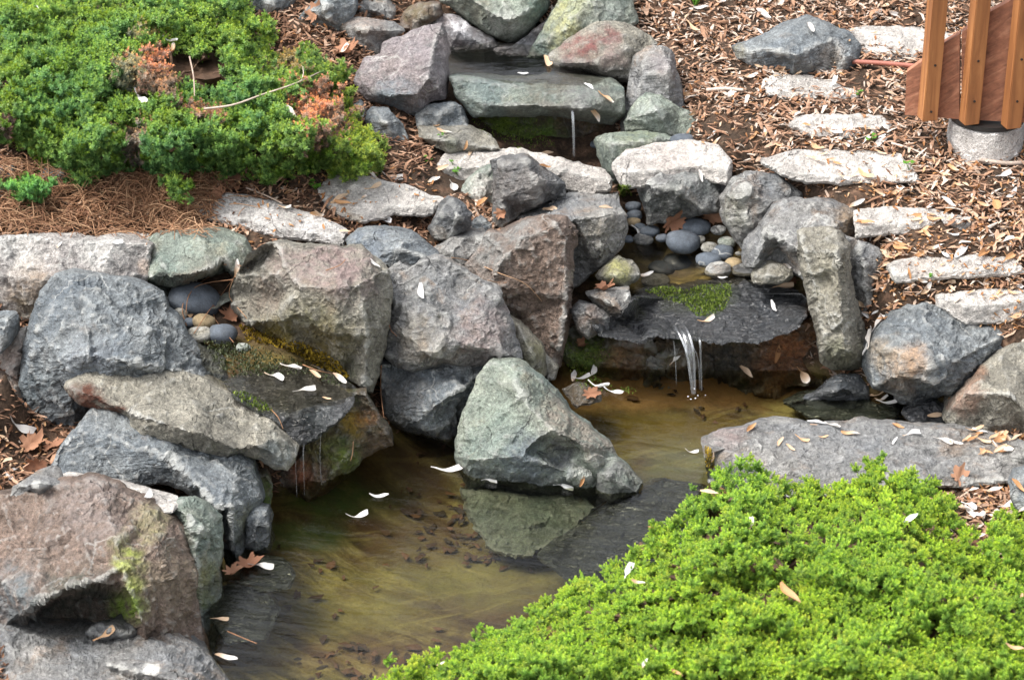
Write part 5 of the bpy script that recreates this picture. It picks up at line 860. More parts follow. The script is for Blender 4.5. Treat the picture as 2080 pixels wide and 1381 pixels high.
def hue_back(px, py, bl, r):
    n = len(px); y = r.uniform(.7, 1.2, (n, 1)); base = np.array([.34, .50, .08]) * y
    q = np.clip(.5 + .6 * fbm(np.column_stack([px / 110, py / 60, 0 * px]), 2, 9), 0, 1)[:, None]; base = base * (1 - .55 * q) + np.array([.20, .43, .14]) * .55 * q
    yw = np.clip((px - 520) / 220, 0, 1)[:, None] * .8; base = base * (1 - yw) + np.array([.42, .50, .06]) * y * yw
    yel = r.uniform(0, 1, (n, 1)) < .12; base = np.where(yel, np.array([.22, .34, .03]), base)
    for dx, dy, dr, c in DEAD:
        w = (np.hypot(px - dx, py - dy) / dr + .45 * r.normal(0, 1, n) * .6) < 1; base = np.where(w[:, None], np.array(c) * r.uniform(.8, 1.3, (n, 1)), base)
    return base
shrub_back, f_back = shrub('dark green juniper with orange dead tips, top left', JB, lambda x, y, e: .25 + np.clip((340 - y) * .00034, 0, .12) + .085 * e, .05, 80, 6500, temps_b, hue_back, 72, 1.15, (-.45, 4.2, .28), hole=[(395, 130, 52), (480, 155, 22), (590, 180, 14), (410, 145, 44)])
JS = [(-20, 352), (10, 350), (30, 362), (50, 345), (85, 348), (95, 375), (75, 392), (40, 395), (15, 380), (-20, 372)]
shrub('small juniper shoot creeping out at the left edge', JS, lambda x, y, e: .25 + .03 * e, .01, 30, 260, temps_b, lambda a, b, c, r: np.array([.24, .48, .10]) * r.uniform(.8, 1.3, (len(a), 1)), 73, .9, (-.86, 3.95, .25))

# ------------------------------------------------------------------ wooden stair side on its footing
t = NT('cedar_stain'); v = t.coord(False); g = t.noise(t.scale(v, (60, 60, 3.5)), 1, 6, .65, .7); g2 = t.noise(v, 9, 3)
col = t.ramp(g, [(.3, (.13, .05, .02)), (.5, (.29, .118, .042)), (.66, (.42, .19, .07))]); col = t.mix(t.ramp(g2, [(.4, 0.), (.7, .5)]), col, (.30, .125, .045))
t.l.new(col, t.b.inputs['Base Color']); t.b.inputs['Roughness'].default_value = .5; t.l.new(t.bump(g, .4, .002), t.b.inputs['Normal']); M['cedar'] = t.m
t = NT('rough_sawn_board'); v = t.coord(False); g = t.noise(t.scale(t.rot(v, (0, .62, 0)), (5, 60, 75)), 1, 6, .65, .9); g2 = t.noise(v, 90, 4)
col = t.ramp(g, [(.3, (.15, .055, .03)), (.52, (.27, .11, .06)), (.7, (.38, .18, .105))]); col = t.mix(.5, col, t.ramp(g2, [(.3, .6), (.7, 1.4)]), 'MULTIPLY')
t.l.new(col, t.b.inputs['Base Color']); t.b.inputs['Roughness'].default_value = .75; t.l.new(t.bump(g, .6, .003), t.b.inputs['Normal']); M['board'] = t.m
t = NT('black_rubber'); t.b.inputs['Base Color'].default_value = (.015, .015, .015, 1); M['black'] = t.m
t = NT('screw_steel'); t.b.inputs['Base Color'].default_value = (.06, .05, .045, 1); t.b.inputs['Metallic'].default_value = .6; t.b.inputs['Roughness'].default_value = .5; M['screw'] = t.m
def boxm(c, s, yaw=0., bev=.0012):
    bm = bmesh.new(); bmesh.ops.create_cube(bm, size=1); bmesh.ops.scale(bm, vec=s, verts=bm.verts); bmesh.ops.bevel(bm, geom=bm.edges[:], offset=bev, segments=2, affect='EDGES')
    bmesh.ops.rotate(bm, matrix=Matrix.Rotation(yaw, 3, 'Z'), verts=bm.verts); bmesh.ops.translate(bm, vec=c, verts=bm.verts)
    v = np.array([tuple(q.co) for q in bm.verts]); f = [tuple(q.index for q in p.verts) for p in bm.faces]; bm.free(); return v, f
st = empty('wooden_stair_side', atY(1950, 244, 3.955)); tag(st, 'orange brown cedar stair side with three upright balusters, top right', 'wooden stair')
u0 = atY(1885, 235, 3.97); u1 = atY(2055, 246, 3.935); u1[2] = u0[2]; ud = (u1 - u0); ul = np.linalg.norm(ud); ud /= ul; nd = np.array([ud[1], -ud[0], 0])   # towards the viewer
if nd[1] > 0: nd = -nd
zb = u0[2]; ya = math.atan2(ud[1], ud[0])
for k in range(4):
    c = u0 + ud * (ul * k / 2) + nd * .014; p = boxm((c[0], c[1], zb + .42), (.028, .026, .84), ya + .62 - .12); b = put('baluster', *p, M['cedar'], st, smooth=False)
    yw = ya + .50; fn = np.array([math.sin(yw), -math.cos(yw), 0]); s_ = []
    for sz in ((.018, .105), (.045, .12), (.052, .13), (.04, .1))[k]:
        q = tube([c + fn * .0125 + [0, 0, sz + zb - c[2]], c + fn * .0145 + [0, 0, sz + zb - c[2]]], .0022, 10); me = mkmesh('screw', q[0] - np.array(st.location), q[1], M['screw'], False); so_ = link('screw', me, b)
def U(px, py):  # a pixel on the board plane -> (along, up)
    d = ray(px, py); nn = nd; p0 = u0 - nd * .004; tt = ((p0 - CAMP) @ nn) / (d @ nn); w = CAMP + d * tt; return (w - u0) @ ud, w[2]
def prism(poly, off, th):
    f0 = [u0 + ud * a - nd * off + np.array([0, 0, z - u0[2]]) for a, z in poly]; f1 = [p - nd * th for p in f0]; n = len(poly)
    return np.array(f0 + f1), [tuple(range(n)), tuple(range(n, 2 * n))[::-1]] + [(i, i + n, (i + 1) % n + n, (i + 1) % n) for i in range(n)]
bl = [U(1838, 232), U(1842, 146), U(1874, 123), U(1912, 90), U(1950, 68), U(1949, 241)]
br = [U(1953, 241), U(1954, 65), U(1978, 48), U(2003, 28), U(2050, 2), U(2120, -60), U(2200, -140), U(2200, 255), U(2068, 247)]
put('board', *prism(bl, .0, .02), M['board'], st, smooth=False); put('board', *prism(br, .0, .02), M['board'], st, smooth=False)
hr = boxm(tuple(u0 + ud * ul * .75 + np.array([0, 0, .87])), (ul * 2.0, .06, .03), ya); put('handrail', *hr, M['cedar'], st, smooth=False)
ft = empty('concrete_footing', atY(2003, 300, 3.93)); tag(ft, 'round concrete footing carrying the wooden stair side', 'concrete footing')
cc = atY(2003, 255, 3.985); R_ = .0665; vv = []; nseg = 40
prof = [(0, .024), (R_ * .93, .024), (R_, .018), (R_ * 1.02, -.02), (R_ * 1.05, -.16)]
for r_, z_ in prof:
    for k in range(nseg): a = 2 * math.pi * k / nseg; vv.append((cc[0] + r_ * math.cos(a), cc[1] + r_ * math.sin(a), zb - .036 + z_))
vv = np.array(vv); vv += .0016 * np.stack([fbm(vv * 60 + k, 3, k) for k in range(3)], 1)
ff = [(j * nseg + k, j * nseg + (k + 1) % nseg, (j + 1) * nseg + (k + 1) % nseg, (j + 1) * nseg + k) for j in range(len(prof) - 1) for k in range(nseg)]
put('footing_cylinder', vv, ff, M['concrete'], ft, attrs={'spot': np.zeros((len(vv), 4)), 'wet': np.zeros(len(vv))})
q = tube([(cc[0], cc[1], zb - .0115), (cc[0], cc[1], zb - .003)], R_ * .98, 40); put('rubber_pad', *q, M['black'], ft, smooth=False)
t = NT('red_pipe'); t.b.inputs['Base Color'].default_value = (.33, .12, .085, 1); t.b.inputs['Roughness'].default_value = .5; M['pipe'] = t.m
q = tube(curve([ground_at(1730, 138) + [0, 0, .012], ground_at(1790, 141) + [0, 0, .012], ground_at(1860, 145) + [0, 0, .010]], 12), .0045, 10); tag(put('pipe', *q, M['pipe']), 'dull red pipe lying on the mulch behind the stair', 'pipe')

# ------------------------------------------------------------------ petals
def petal_mesh(seed, L=1., kind=0):
    r = np.random.default_rng(seed); n, m = 12, 5; v = []
    if kind == 0: wp = lambda t: .03 + .115 * smooth01((t - .30) / .35) * (1 - smooth01((t - .86) / .30) * .75)     # spoon with a thin claw
    else: wp = lambda t: .14 * math.sin(math.pi * min(.97, t * .92 + .06)) ** .7
    cu, tw, bd, fo = r.uniform(.1, .55), r.normal(0, .8), r.normal(0, .12), r.uniform(.3, 1.6)
    for i in range(n):
        t_ = i / (n - 1); w = float(wp(t_)); x = t_ - .5; z0 = cu * (x * x) * 1.0 + .03 * math.sin(t_ * 7 + seed); y0 = bd * math.sin(t_ * math.pi) * .5
        for j in range(m):
            s_ = (j / (m - 1) * 2 - 1); a = tw * (t_ - .5); yy = s_ * w; zz = fo * s_ * s_ * w * .55 + .012 * math.sin(seed + 9 * t_ + 5 * s_)
            v.append((x, y0 + yy * math.cos(a) - zz * math.sin(a), z0 + yy * math.sin(a) + zz * math.cos(a)))
    v = np.array(v); v[:, 2] -= v[:, 2].min(); f = [(i * m + j, i * m + j + 1, (i + 1) * m + j + 1, (i + 1) * m + j) for i in range(n - 1) for j in range(m - 1)]
    return v * L, f
PM = {}
def get_petal(k, mat, kind):
    key = (k, mat, kind)
    if key not in PM: v, f = petal_mesh(k * 7 + kind, 1., kind); PM[key] = mkmesh('petal', v, f, M['petal_' + mat], True, {'rnd': np.clip(np.random.default_rng(k + 5).uniform(.1, .9) + v[:, 0] * (.9 if mat == 'mixed' else .2), 0, 1)})
    return PM[key]
def frame_at(p, n, ang, px, py):
    a = math.radians(ang); q = ray(px + 20 * math.cos(a), py - 20 * math.sin(a)); n = n / np.linalg.norm(n); n = n * .75 + np.array([0, -.1, .35]); n /= np.linalg.norm(n)
    tt = ((p - CAMP) @ n) / (q @ n); x = CAMP + q * tt - p; sc_ = np.linalg.norm(x) / 20; x /= np.linalg.norm(x); y = np.cross(n, x); return Matrix((Vector(x), Vector(y), Vector(n))).transposed(), sc_
pk = [0]
def petal(px, py, Lpx, ang, mat, label, kind=0, surf=None, group='fallen magnolia petals', lift=.0012):
    if surf is not None: p = surf(np.array([px]), np.array([py]))[0] + [0, 0, .004]; n = np.array([0, -.25, 1.])
    else:
        p, n = hit(px, py)
        if p is None: return None
    n = n / np.linalg.norm(n); Mx, s_ = frame_at(p, n, ang, px, py); L = min(s_ * Lpx * .95, .052); pk[0] += 1
    o = link('petal', get_petal(pk[0] % 9, mat, kind), None); o.matrix_world = Matrix.Translation(Vector(p + n * lift)) @ Mx.to_4x4() @ Matrix.Diagonal((L, L, L, 1)); tag(o, label, 'petal', group); return o
w_, t_, m_ = 'white', 'tan', 'mixed'
for a in [(214, 1288, 54, 32, t_, 'tan petal on the dark chip at bottom left', 0), (297, 1008, 22, 60, w_, 'small white petal standing on the white limestone plate', 1), (40, 862, 62, -30, w_, 'white petal by the oak leaves at the left edge', 0), (15, 965, 34, -60, w_, 'white petal below the oak leaf at the left edge', 0),
          (556, 768, 44, -20, m_, 'cream petal on the left ledge water', 0), (590, 748, 46, -15, w_, 'white petal on the moss above the left ledge water', 0), (618, 795, 50, 8, w_, 'long white petal on the left ledge water', 0), (690, 775, 36, -38, m_, 'pale petal at the right end of the left ledge', 1), (664, 812, 20, -10, t_, 'small tan petal on the left ledge lip', 1),
          (908, 957, 70, 0, w_, 'white petal floating left of the pyramid boulder', 0), (770, 1008, 42, 0, w_, 'grey white petal floating in the middle of the pond', 1), (725, 1048, 48, 6, w_, 'curled white petal floating lowest in the pond', 0), (995, 972, 34, -6, w_, 'white petal on the wet foot of the pyramid boulder', 0), (1145, 985, 44, -8, w_, 'white petal right on the pyramid boulder foot', 0), (1182, 975, 24, 70, t_, 'small tan petal upright at the pyramid boulder foot', 1),
          (530, 1152, 56, -8, w_, 'white petal on the oak leaf at the waters left edge', 0), (446, 1262, 40, -5, t_, 'brown tan petal lying at the bottom left waterline', 0), (460, 1340, 50, -10, m_, 'reddish petal lowest at the left waterline', 1),
          (760, 537, 28, -40, w_, 'white petal on the slate blue boulder', 1), (859, 595, 34, -80, w_, 'white petal hanging on the centre slab boulder', 1), (1122, 412, 30, 75, w_, 'upright cream petal on the flat topped boulder', 0), (1120, 428, 34, -5, t_, 'tan petal lying flat on the flat topped boulder', 1), (1232, 424, 34, -5, t_, 'tan petal at the right end of the flat topped boulder', 1), (975, 418, 40, 38, t_, 'long tan petal on the pale streaked stone', 0),
          (1420, 360, 28, -75, w_, 'white petal on the grey triangular boulder', 1), (1295, 468, 36, -50, w_, 'white petal among the trickle pebbles', 0), (1312, 563, 34, 20, m_, 'cream petal at the outlet of the middle pool', 1), (1468, 566, 22, 0, w_, 'white petal at the moss edge of the wet ledge', 1), (1575, 622, 26, -65, w_, 'small white petal on the wet dark ledge', 1), (1434, 649, 38, 15, m_, 'cream petal beside the middle waterfall lip', 0),
          (1370, 730, 34, 50, m_, 'cream petal caught left of the middle waterfall', 0), (1516, 757, 36, -45, t_, 'tan petal on the wall foot right of the waterfall', 1), (1578, 720, 38, 80, t_, 'tan petal upright on the rusty wall', 1), (1630, 765, 48, -55, m_, 'long grey petal at the rusty wall foot', 0), (1590, 588, 52, 5, t_, 'tan petal beside the standing slab', 0), (1602, 542, 24, -10, m_, 'cream petal on the little grey brown stone', 1),
          (1180, 770, 40, 10, w_, 'white petal in the clump left of the pool', 0), (1215, 785, 46, -15, w_, 'lower white petal in the clump left of the pool', 0), (1200, 760, 28, 50, w_, 'upright white petal in the clump left of the pool', 0), (1245, 797, 44, -18, w_, 'rightmost white petal in the clump left of the pool', 0), (1165, 765, 24, 80, m_, 'leftmost petal in the clump left of the pool', 1),
          (1770, 690, 46, 80, w_, 'upright white petal wedged behind the standing slab', 0), (1785, 660, 44, 55, w_, 'slanting white petal wedged behind the standing slab', 0), (1762, 710, 30, 70, w_, 'lowest white petal behind the standing slab', 1), (1775, 805, 44, 20, t_, 'tan petal at the pool edge right of the wet rounded stone', 0), (1800, 820, 46, -5, w_, 'long white petal afloat under the orange chipped boulder', 0), (1790, 812, 30, 10, m_, 'cream petal under the orange chipped boulder', 0),
          (1938, 800, 34, 20, t_, 'tan petal between the two right boulders', 1), (1900, 843, 36, 5, t_, 'tan petal on the black wet stone', 1), (1660, 860, 44, -8, w_, 'broad white petal on the back edge of the long slab', 1), (1690, 866, 34, -20, w_, 'second white petal on the back edge of the long slab', 0), (1525, 872, 26, 40, t_, 'orange petal at the left end of the long slab', 1), (1585, 900, 22, 60, t_, 'curled orange petal standing on the long slab', 1), (1605, 912, 24, -35, t_, 'tan petal in front of the curled one on the slab', 1),
          (1628, 893, 34, -25, t_, 'bright orange petal in the middle left of the slab', 0), (1672, 888, 22, 5, t_, 'small orange petal on the long slab', 1), (1728, 882, 42, -5, m_, 'long cream petal centred on the long slab', 1), (1818, 896, 22, 55, w_, 'little white petal on the right half of the slab', 1), (1850, 884, 38, 12, m_, 'cream petal with a white head on the slab', 0), (1825, 868, 28, -20, t_, 'orange petal on the back edge of the slab', 1),
          (1915, 895, 44, -15, w_, 'cream petal near the right end of the slab', 0), (1940, 902, 30, -10, m_, 'pale petal next to the cream one near the slab end', 1), (1965, 895, 22, 40, t_, 'orange petal near the right end of the slab', 1), (1990, 878, 34, -15, w_, 'white petal at the litter heap on the slab', 1), (2035, 910, 48, -28, w_, 'long white petal at the far right of the slab', 0), (1405, 918, 30, -10, w_, 'white petal in the water at the left end of the slab', 0), (1445, 928, 22, 75, t_, 'tan petal on the mossy left end of the slab', 1),
          (1196, 178, 24, -35, w_, 'white petal on the upper ledge slab', 1), (1228, 200, 40, -40, m_, 'tan and white petal on the front of the upper ledge', 0), (1210, 226, 38, -60, m_, 'pale petal hanging on the upper ledge front', 1), (1110, 132, 26, -70, t_, 'orange petal by the red stained boulder', 1), (1062, 153, 24, 0, w_, 'white petal at the rim of the top pool', 1), (902, 270, 34, -15, m_, 'pale petal on the low grey green stone', 1), (888, 256, 18, 30, t_, 'orange petal on the low grey green stone', 1), (945, 295, 22, 70, t_, 'upright orange petal before the limestone block', 1),
          (1110, 312, 30, 5, t_, 'orange petal on the back of the large limestone block', 1), (955, 312, 14, 60, t_, 'small orange petal on the large limestone block', 1), (1105, 340, 24, -10, t_, 'orange petal behind the dark upright boulder', 1), (1645, 62, 24, -60, w_, 'white curled petal on the lone far boulder', 1), (122, 498, 18, 50, m_, 'cream petal on the weathered limestone slab', 1), (232, 494, 36, 5, w_, 'white petal on the weathered limestone slab', 0), (478, 545, 40, 80, m_, 'rolled cream petal in the pebble nook', 1), (382, 640, 14, 0, t_, 'tiny orange petal in the pebble nook', 1),
          (795, 360, 50, -15, w_, 'white petal behind the corner rounded limestone step', 0), (690, 405, 44, 30, t_, 'tan curled petal at the limestone step beside the juniper', 1), (775, 450, 44, -12, w_, 'white petal in the litter under the limestone step', 0), (640, 478 - 40, 30, -5, m_, 'pale petal on the speckled limestone step', 1), (918, 380, 30, -60, w_, 'white thin petal beside the pale streaked stone', 0), (640, 765, 30, -35, t_, 'orange petal on the moss above the ledge', 1), (648, 750, 40, -15, m_, 'brown petal on the moss above the ledge', 0)]:
    petal(a[0], a[1], a[2], a[3], a[4], a[5], a[6])
for a in [(88, 36, 32, -38, w_, 'white petal at the top left of the back juniper', 0), (346, 88, 30, -8, w_, 'white petal on the back juniper by the orange tips', 0), (350, 102, 24, 80, m_, 'drooping petal under the white one on the juniper', 1), (286, 205, 34, -45, w_, 'white petal low in the middle of the juniper', 0), (350, 238, 26, 10, m_, 'cream petal near the juniper centre', 1), (592, 235, 28, -45, w_, 'white petal at the right of the juniper', 1), (347, 280, 16, 70, w_, 'tiny white petal low on the juniper', 1), (370, 326, 18, -25, w_, 'tiny white petal at the juniper skirt', 1)]:
    petal(*a[:6], kind=a[6], surf=f_back)
for a in [(1275, 1170, 52, 70, w_, 'curled white petal at the left edge of the front juniper', 0), (1296, 1188, 30, 0, m_, 'cream petal base at the left edge of the front juniper', 1), (1523, 1072, 34, 80, m_, 'upright pinkish petal near the front juniper top', 0), (1605, 1212, 52, -35, t_, 'browned petal in the middle of the front juniper', 1), (1848, 1060, 48, 45, w_, 'straight pale petal in the right part of the front juniper', 1), (1440, 1005, 40, 5, t_, 'orange petal at the upper left of the front juniper', 1), (1325, 1078, 20, 0, t_, 'small orange petal at the left rim of the front juniper', 1), (1810, 1190, 40, 25, t_, 'orange petal deep in the right of the front juniper', 0), (1310, 1355, 30, 70, m_, 'pale petal at the bottom of the front juniper', 1), (895, 1355, 22, 40, m_, 'pale petal at the lower left of the front juniper', 1), (2072, 1220, 26, 70, t_, 'tan petal at the right edge of the front juniper', 1), (2060, 1320, 40, 0, t_, 'brown petal in the bottom right corner', 1), (1375, 1372, 26, -20, t_, 'tan petal at the very bottom of the juniper', 1), (1285, 1158, 20, 0, t_, 'reddish petal tip by the curled white one', 1)]:
    petal(*a[:6], kind=a[6], surf=f_front)
# petals strewn over the mulch and the steps
LM = [(1620, 100, 'the lone far boulder'), (1820, 90, 'the far right step'), (1650, 185, 'the narrow step'), (1700, 255, 'the step left of the footing'), (1700, 335, 'the wide middle step'), (1430, 320, 'the cracked limestone block'), (1350, 60, 'the yellow lichened boulder'), (1420, 180, 'the upright purple grey stone'), (2000, 330, 'the concrete footing'), (1850, 440, 'the step behind the angular boulder'),
      (1940, 535, 'the petal strewn right step'), (2020, 610, 'the lowest right step'), (1790, 590, 'the boulder behind the standing slab'), (1660, 400, 'the long angular boulder'), (2050, 420, 'the right edge of the picture'), (770, 400, 'the limestone step beside the juniper'), (550, 440, 'the speckled step'), (870, 350, 'the large limestone block'), (620, 110, 'the back juniper'), (50, 920, 'the huge blue grey boulder'), (700, 110, 'the brown topped boulder')]
zones = [((1300, 2070, 0, 300), 60, 'on the mulch', (.45, .35)), ((1640, 2075, 280, 660), 130, 'in the mulch', (.2, .6)), ((380, 900, 340, 500), 26, 'in the litter', (.25, .5)), ((560, 720, 50, 150), 10, 'in the litter', (.2, .5)), ((-20, 120, 850, 1000), 6, 'in the litter', (.3, .4)), ((1950, 2080, 985, 1090), 36, '', (.45, .3)), ((1960, 2085, 875, 925), 18, '', (0, 1))]
for (x0, x1, y0, y1), n, lab, (pw, pt_) in zones:
    for _ in range(n):
        x, y = RNG.uniform(x0, x1), RNG.uniform(y0, y1)
        if inpoly(x, y, JB) or (x > 1835 and y < 305): continue
        p, nn = hit(x, y)
        if p is None: continue
        if lab and p[2] - float(ground_z(p[0], p[1])[0]) > .03 and not (any(inpoly(x, y, q_) for q_ in STEPS) and RNG.uniform() < .6): continue
        u = RNG.uniform(); mt = w_ if u < pw * .6 else (t_ if u < pw * .6 + pt_ else m_); Lp = RNG.uniform(16, 40); kd = int(RNG.integers(0, 2)); on = any(inpoly(x, y, q_) for q_ in STEPS)
        word = ('small ' if Lp < 24 else 'long ' if Lp > 32 else '') + {'white': 'white', 'tan': 'tan', 'mixed': 'browning'}[mt] + (' spoon shaped' if kd == 0 else ' oval')
        if lab: nm = min(LM, key=lambda q_: np.hypot(q_[0] - x, q_[1] - y)); side = ('left' if x < nm[0] - 25 else 'right' if x > nm[0] + 25 else 'middle') ; ll = f"{word} petal {'on the pale stone' if on else lab}, {side} of {nm[2]}" if side != 'middle' else f"{word} petal {'on the pale stone' if on else lab} {'behind' if y < nm[1] else 'before'} {nm[2]}"
        elif y > 950: ll = f"{word} petal in the wet heap below the long slab, {'nearer' if y > 1040 else 'farther'} half"
        else: ll = f"{word} petal in the orange heap on the long slab, {'leftmost' if x < 1990 else 'middle' if x < 2030 else 'rightmost'} part, {'back' if y < 900 else 'front'}"
        if len(ll.split()) > 16: ll = ll.replace(' spoon shaped', '').replace(' oval', '').replace('on the pale stone', 'on stone')
        petal(x, y, Lp, RNG.uniform(-50, 50), mt, ll, kd, lift=.003)
# crumbs of old petals: past counting
parts = []; PL = []
pv, pf = petal_mesh(3, 1., 1); pv = pv.reshape(12, 5, 3)[::3, ::2].reshape(-1, 3); pf = [(i * 3 + j, i * 3 + j + 1, (i + 1) * 3 + j + 1, (i + 1) * 3 + j) for i in range(3) for j in range(2)]
rr = []
for (x0, x1, y0, y1, n) in ((1640, 2080, 250, 670, 1900), (1290, 2080, 0, 300, 450), (380, 900, 340, 500, 330), (560, 720, 50, 200, 160), (1950, 2080, 985, 1100, 120), (1790, 1860, 560, 640, 60), (-10, 120, 850, 1000, 60), (1960, 2085, 872, 920, 60)):
    for _ in range(n):
        x, y = RNG.uniform(x0, x1), RNG.uniform(y0, y1)
        if x > 1640 and y > 250 and RNG.uniform() > .35 + .65 * (y - 250) / 400 * (x - 1500) / 500: continue
        p, nn = hit(x, y)
        if p is None or inpoly(x, y, JB) or nn[2] < .25: continue
        hg = p[2] - float(ground_z(p[0], p[1])[0]); on = any(inpoly(x, y, q_) for q_ in STEPS)
        if (hg > .026 and not on) or (on and RNG.uniform() > .30) or (y > 860 and hg > .07): continue
        L = RNG.uniform(.006, .015); a, b = RNG.uniform(0, 6.28), RNG.normal(0, .5); ca, sa = math.cos(a), math.sin(a)
        v = pv * L * [1, 1.2, 1.3]; v = np.stack([v[:, 0] * ca - v[:, 1] * sa, v[:, 0] * sa + v[:, 1] * ca, v[:, 2] + v[:, 0] * b], 1) + p + [0, 0, .002]; parts.append((v, pf)); rr.append(np.full(len(v), RNG.beta(1.6, 1.6)))
V, Fc = joined(parts); o = link('petal_litter', mkmesh('petal_litter', V, np.array(Fc), leafy('old_petal_crumbs', [(0, (.28, .12, .045)), (.4, (.44, .22, .09)), (.75, (.54, .35, .20)), (1, (.62, .54, .46))], .7, .2, amt=.4), True, {'rnd': np.concatenate(rr)})); tag(o, 'crumbled tan and orange petals strewn over the mulch', 'petal litter', kind='stuff')
# ------------------------------------------------------------------ oak leaves, pine straw, twigs, weeds, moss
def oak_mesh(seed):
    r = np.random.default_rng(seed); m = 44; ang = np.linspace(0, 2 * math.pi, m, endpoint=False); rad = .26 + .17 * np.abs(np.cos(ang * 3.5 + .2)) ** 1.5 + .08 * np.cos(ang); rad *= r.uniform(.85, 1.15, m)
    o_ = np.stack([rad * np.cos(ang) * 1.35, rad * np.sin(ang)], 1); rings = [o_ * k for k in (1, .66, .33)]; v = np.concatenate(rings + [np.zeros((1, 2))]); z = .8 * (v[:, 1] ** 2) * r.uniform(.5, 2) + .45 * v[:, 0] ** 2 + .05 * np.sin(v[:, 0] * 9 + seed) + .04 * np.sin(v[:, 1] * 14)
    f = []
    for k in (0, 1): f += [(k * m + i, k * m + (i + 1) % m, (k + 1) * m + (i + 1) % m, (k + 1) * m + i) for i in range(m)]
    f += [(2 * m + i, 2 * m + (i + 1) % m, 3 * m) for i in range(m)]
    return np.column_stack([v, z]), f
for k, (px, py, s, ang, lab) in enumerate([(75, 945, 66, -60, 'pointed tan oak leaf lying lowest at the left edge'), (60, 905, 56, 40, 'brown oak leaf above the pointed one at the left edge'), (105, 910, 48, 20, 'folded brown oak leaf against the slate wedge'), (465, 378, 70, -40, 'spiky tan oak leaf under the juniper skirt'), (405, 362, 60, 10, 'flat brown oak leaf beside the spiky one'), (440, 400, 36, 60, 'small brown oak leaf on the speckled step corner'),
          (1365, 448, 66, 35, 'star shaped brown oak leaf among the pebbles'), (1445, 438, 52, -30, 'pale brown oak leaf against the jagged boulder'), (1018, 432, 30, 20, 'small reddish leaf on the dark upright boulder'), (470, 640, 44, -60, 'small tan oak leaf on the dark pebble'), (500, 1150, 60, 15, 'wet orange brown oak leaf at the waters left edge'), (470, 1165, 44, 20, 'wet brown leaf left of the orange brown one'),
          (1200, 800, 40, 0, 'brown leaf in the petal clump left of the pool'), (1608, 575, 30, 30, 'bright orange leaf beside the standing slab'), (640, 30, 50, 60, 'curled brown leaf in the top row of stones'), (700, 105, 60, 10, 'rust brown leaf pile piece behind the juniper'), (1225, 588, 46, 0, 'brown leaf tucked between the two small split stones'), (1945, 970, 44, 75, 'upright brown leaf under the long slab'), (150, 445, 60, 10, 'flat tan leaf on the pine straw'), (1180, 690 + 10, 30, 20, 'brown leaf on the damp grey stone')]):
    p, n = hit(px, py)
    if p is None: continue
    n = n / np.linalg.norm(n); Mx, sc_ = frame_at(p, n, ang, px, py); v, f = oak_mesh(k); L = min(sc_ * s * .85, .06)
    o = link('oak_leaf', mkmesh('oak_leaf', v, f, M['oak'], True, {'rnd': np.full(len(v), .25 + .5 * ((k * 37) % 10) / 10)})); o.matrix_world = Matrix.Translation(Vector(p + n * .003)) @ Mx.to_4x4() @ Matrix.Diagonal((L, L, L, 1)); tag(o, lab, 'leaf', 'fallen brown leaves')
def line_on(pts, r0, r1, mat, name, label, cat, group=None, lift=.003, arch=0., surf=None, k=22):
    W = []
    for x, y in pts:
        if surf is not None: p = surf(np.array([x]), np.array([y]))[0] + [0, -.01, .022]
        else:
            p, n = hit(x, y)
            if p is None: return
            p = p + n * lift
        W.append(p)
    Yv = [w[1] for w in W]
    W = curve(np.array(W), k); W[:, 2] += arch * np.sin(np.linspace(0, math.pi, k)); v, f = tube(W, np.linspace(r0, r1, k), 6)
    o = put(name, v, f, M[mat], attrs={'rnd': np.full(len(v), RNG.uniform(.3, 1))}); tag(o, label, cat, group); return o
line_on([(417, 241), (475, 233), (535, 212), (600, 190), (650, 166)], .0022, .0009, 'twig', 'twig', 'long bare twig lying across the juniper', 'twig', surf=f_back)
line_on([(612, 186), (618, 170), (617, 155)], .0012, .0006, 'twig', 'twig', 'short side twig above the long bare one', 'twig', surf=f_back)
line_on([(388, 135), (396, 175), (398, 215)], .0016, .0010, 'twig', 'twig', 'bare twig standing in the juniper gap', 'twig', surf=f_back)
line_on([(0, 282), (40, 262), (70, 245)], .0022, .0012, 'twig', 'twig', 'bare twig at the left edge of the juniper', 'twig', surf=f_back)
line_on([(500, 385), (540, 402), (575, 418)], .0016, .0012, 'twig', 'twig', 'grey twig beside the speckled step', 'twig', lift=.004)
line_on([(1990, 330), (2040, 334), (2085, 334)], .004, .004, 'twig', 'twig', 'pale stick on the mulch below the footing', 'twig', lift=.005)
line_on([(1810, 295), (1850, 308), (1885, 322)], .0025, .0015, 'twig', 'twig', 'thin stick on the mulch left of the footing', 'twig', lift=.005)
line_on([(1438, 187), (1475, 185), (1512, 188)], .004, .003, 'twig', 'twig', 'pale stick on the mulch below the lone boulder', 'twig', lift=.005)
line_on([(1790, 160), (1800, 165), (1830, 168)], .003, .002, 'twig', 'twig', 'short dark stick beside the stair side', 'twig', lift=.004)
NL = 'rust coloured pine needle '
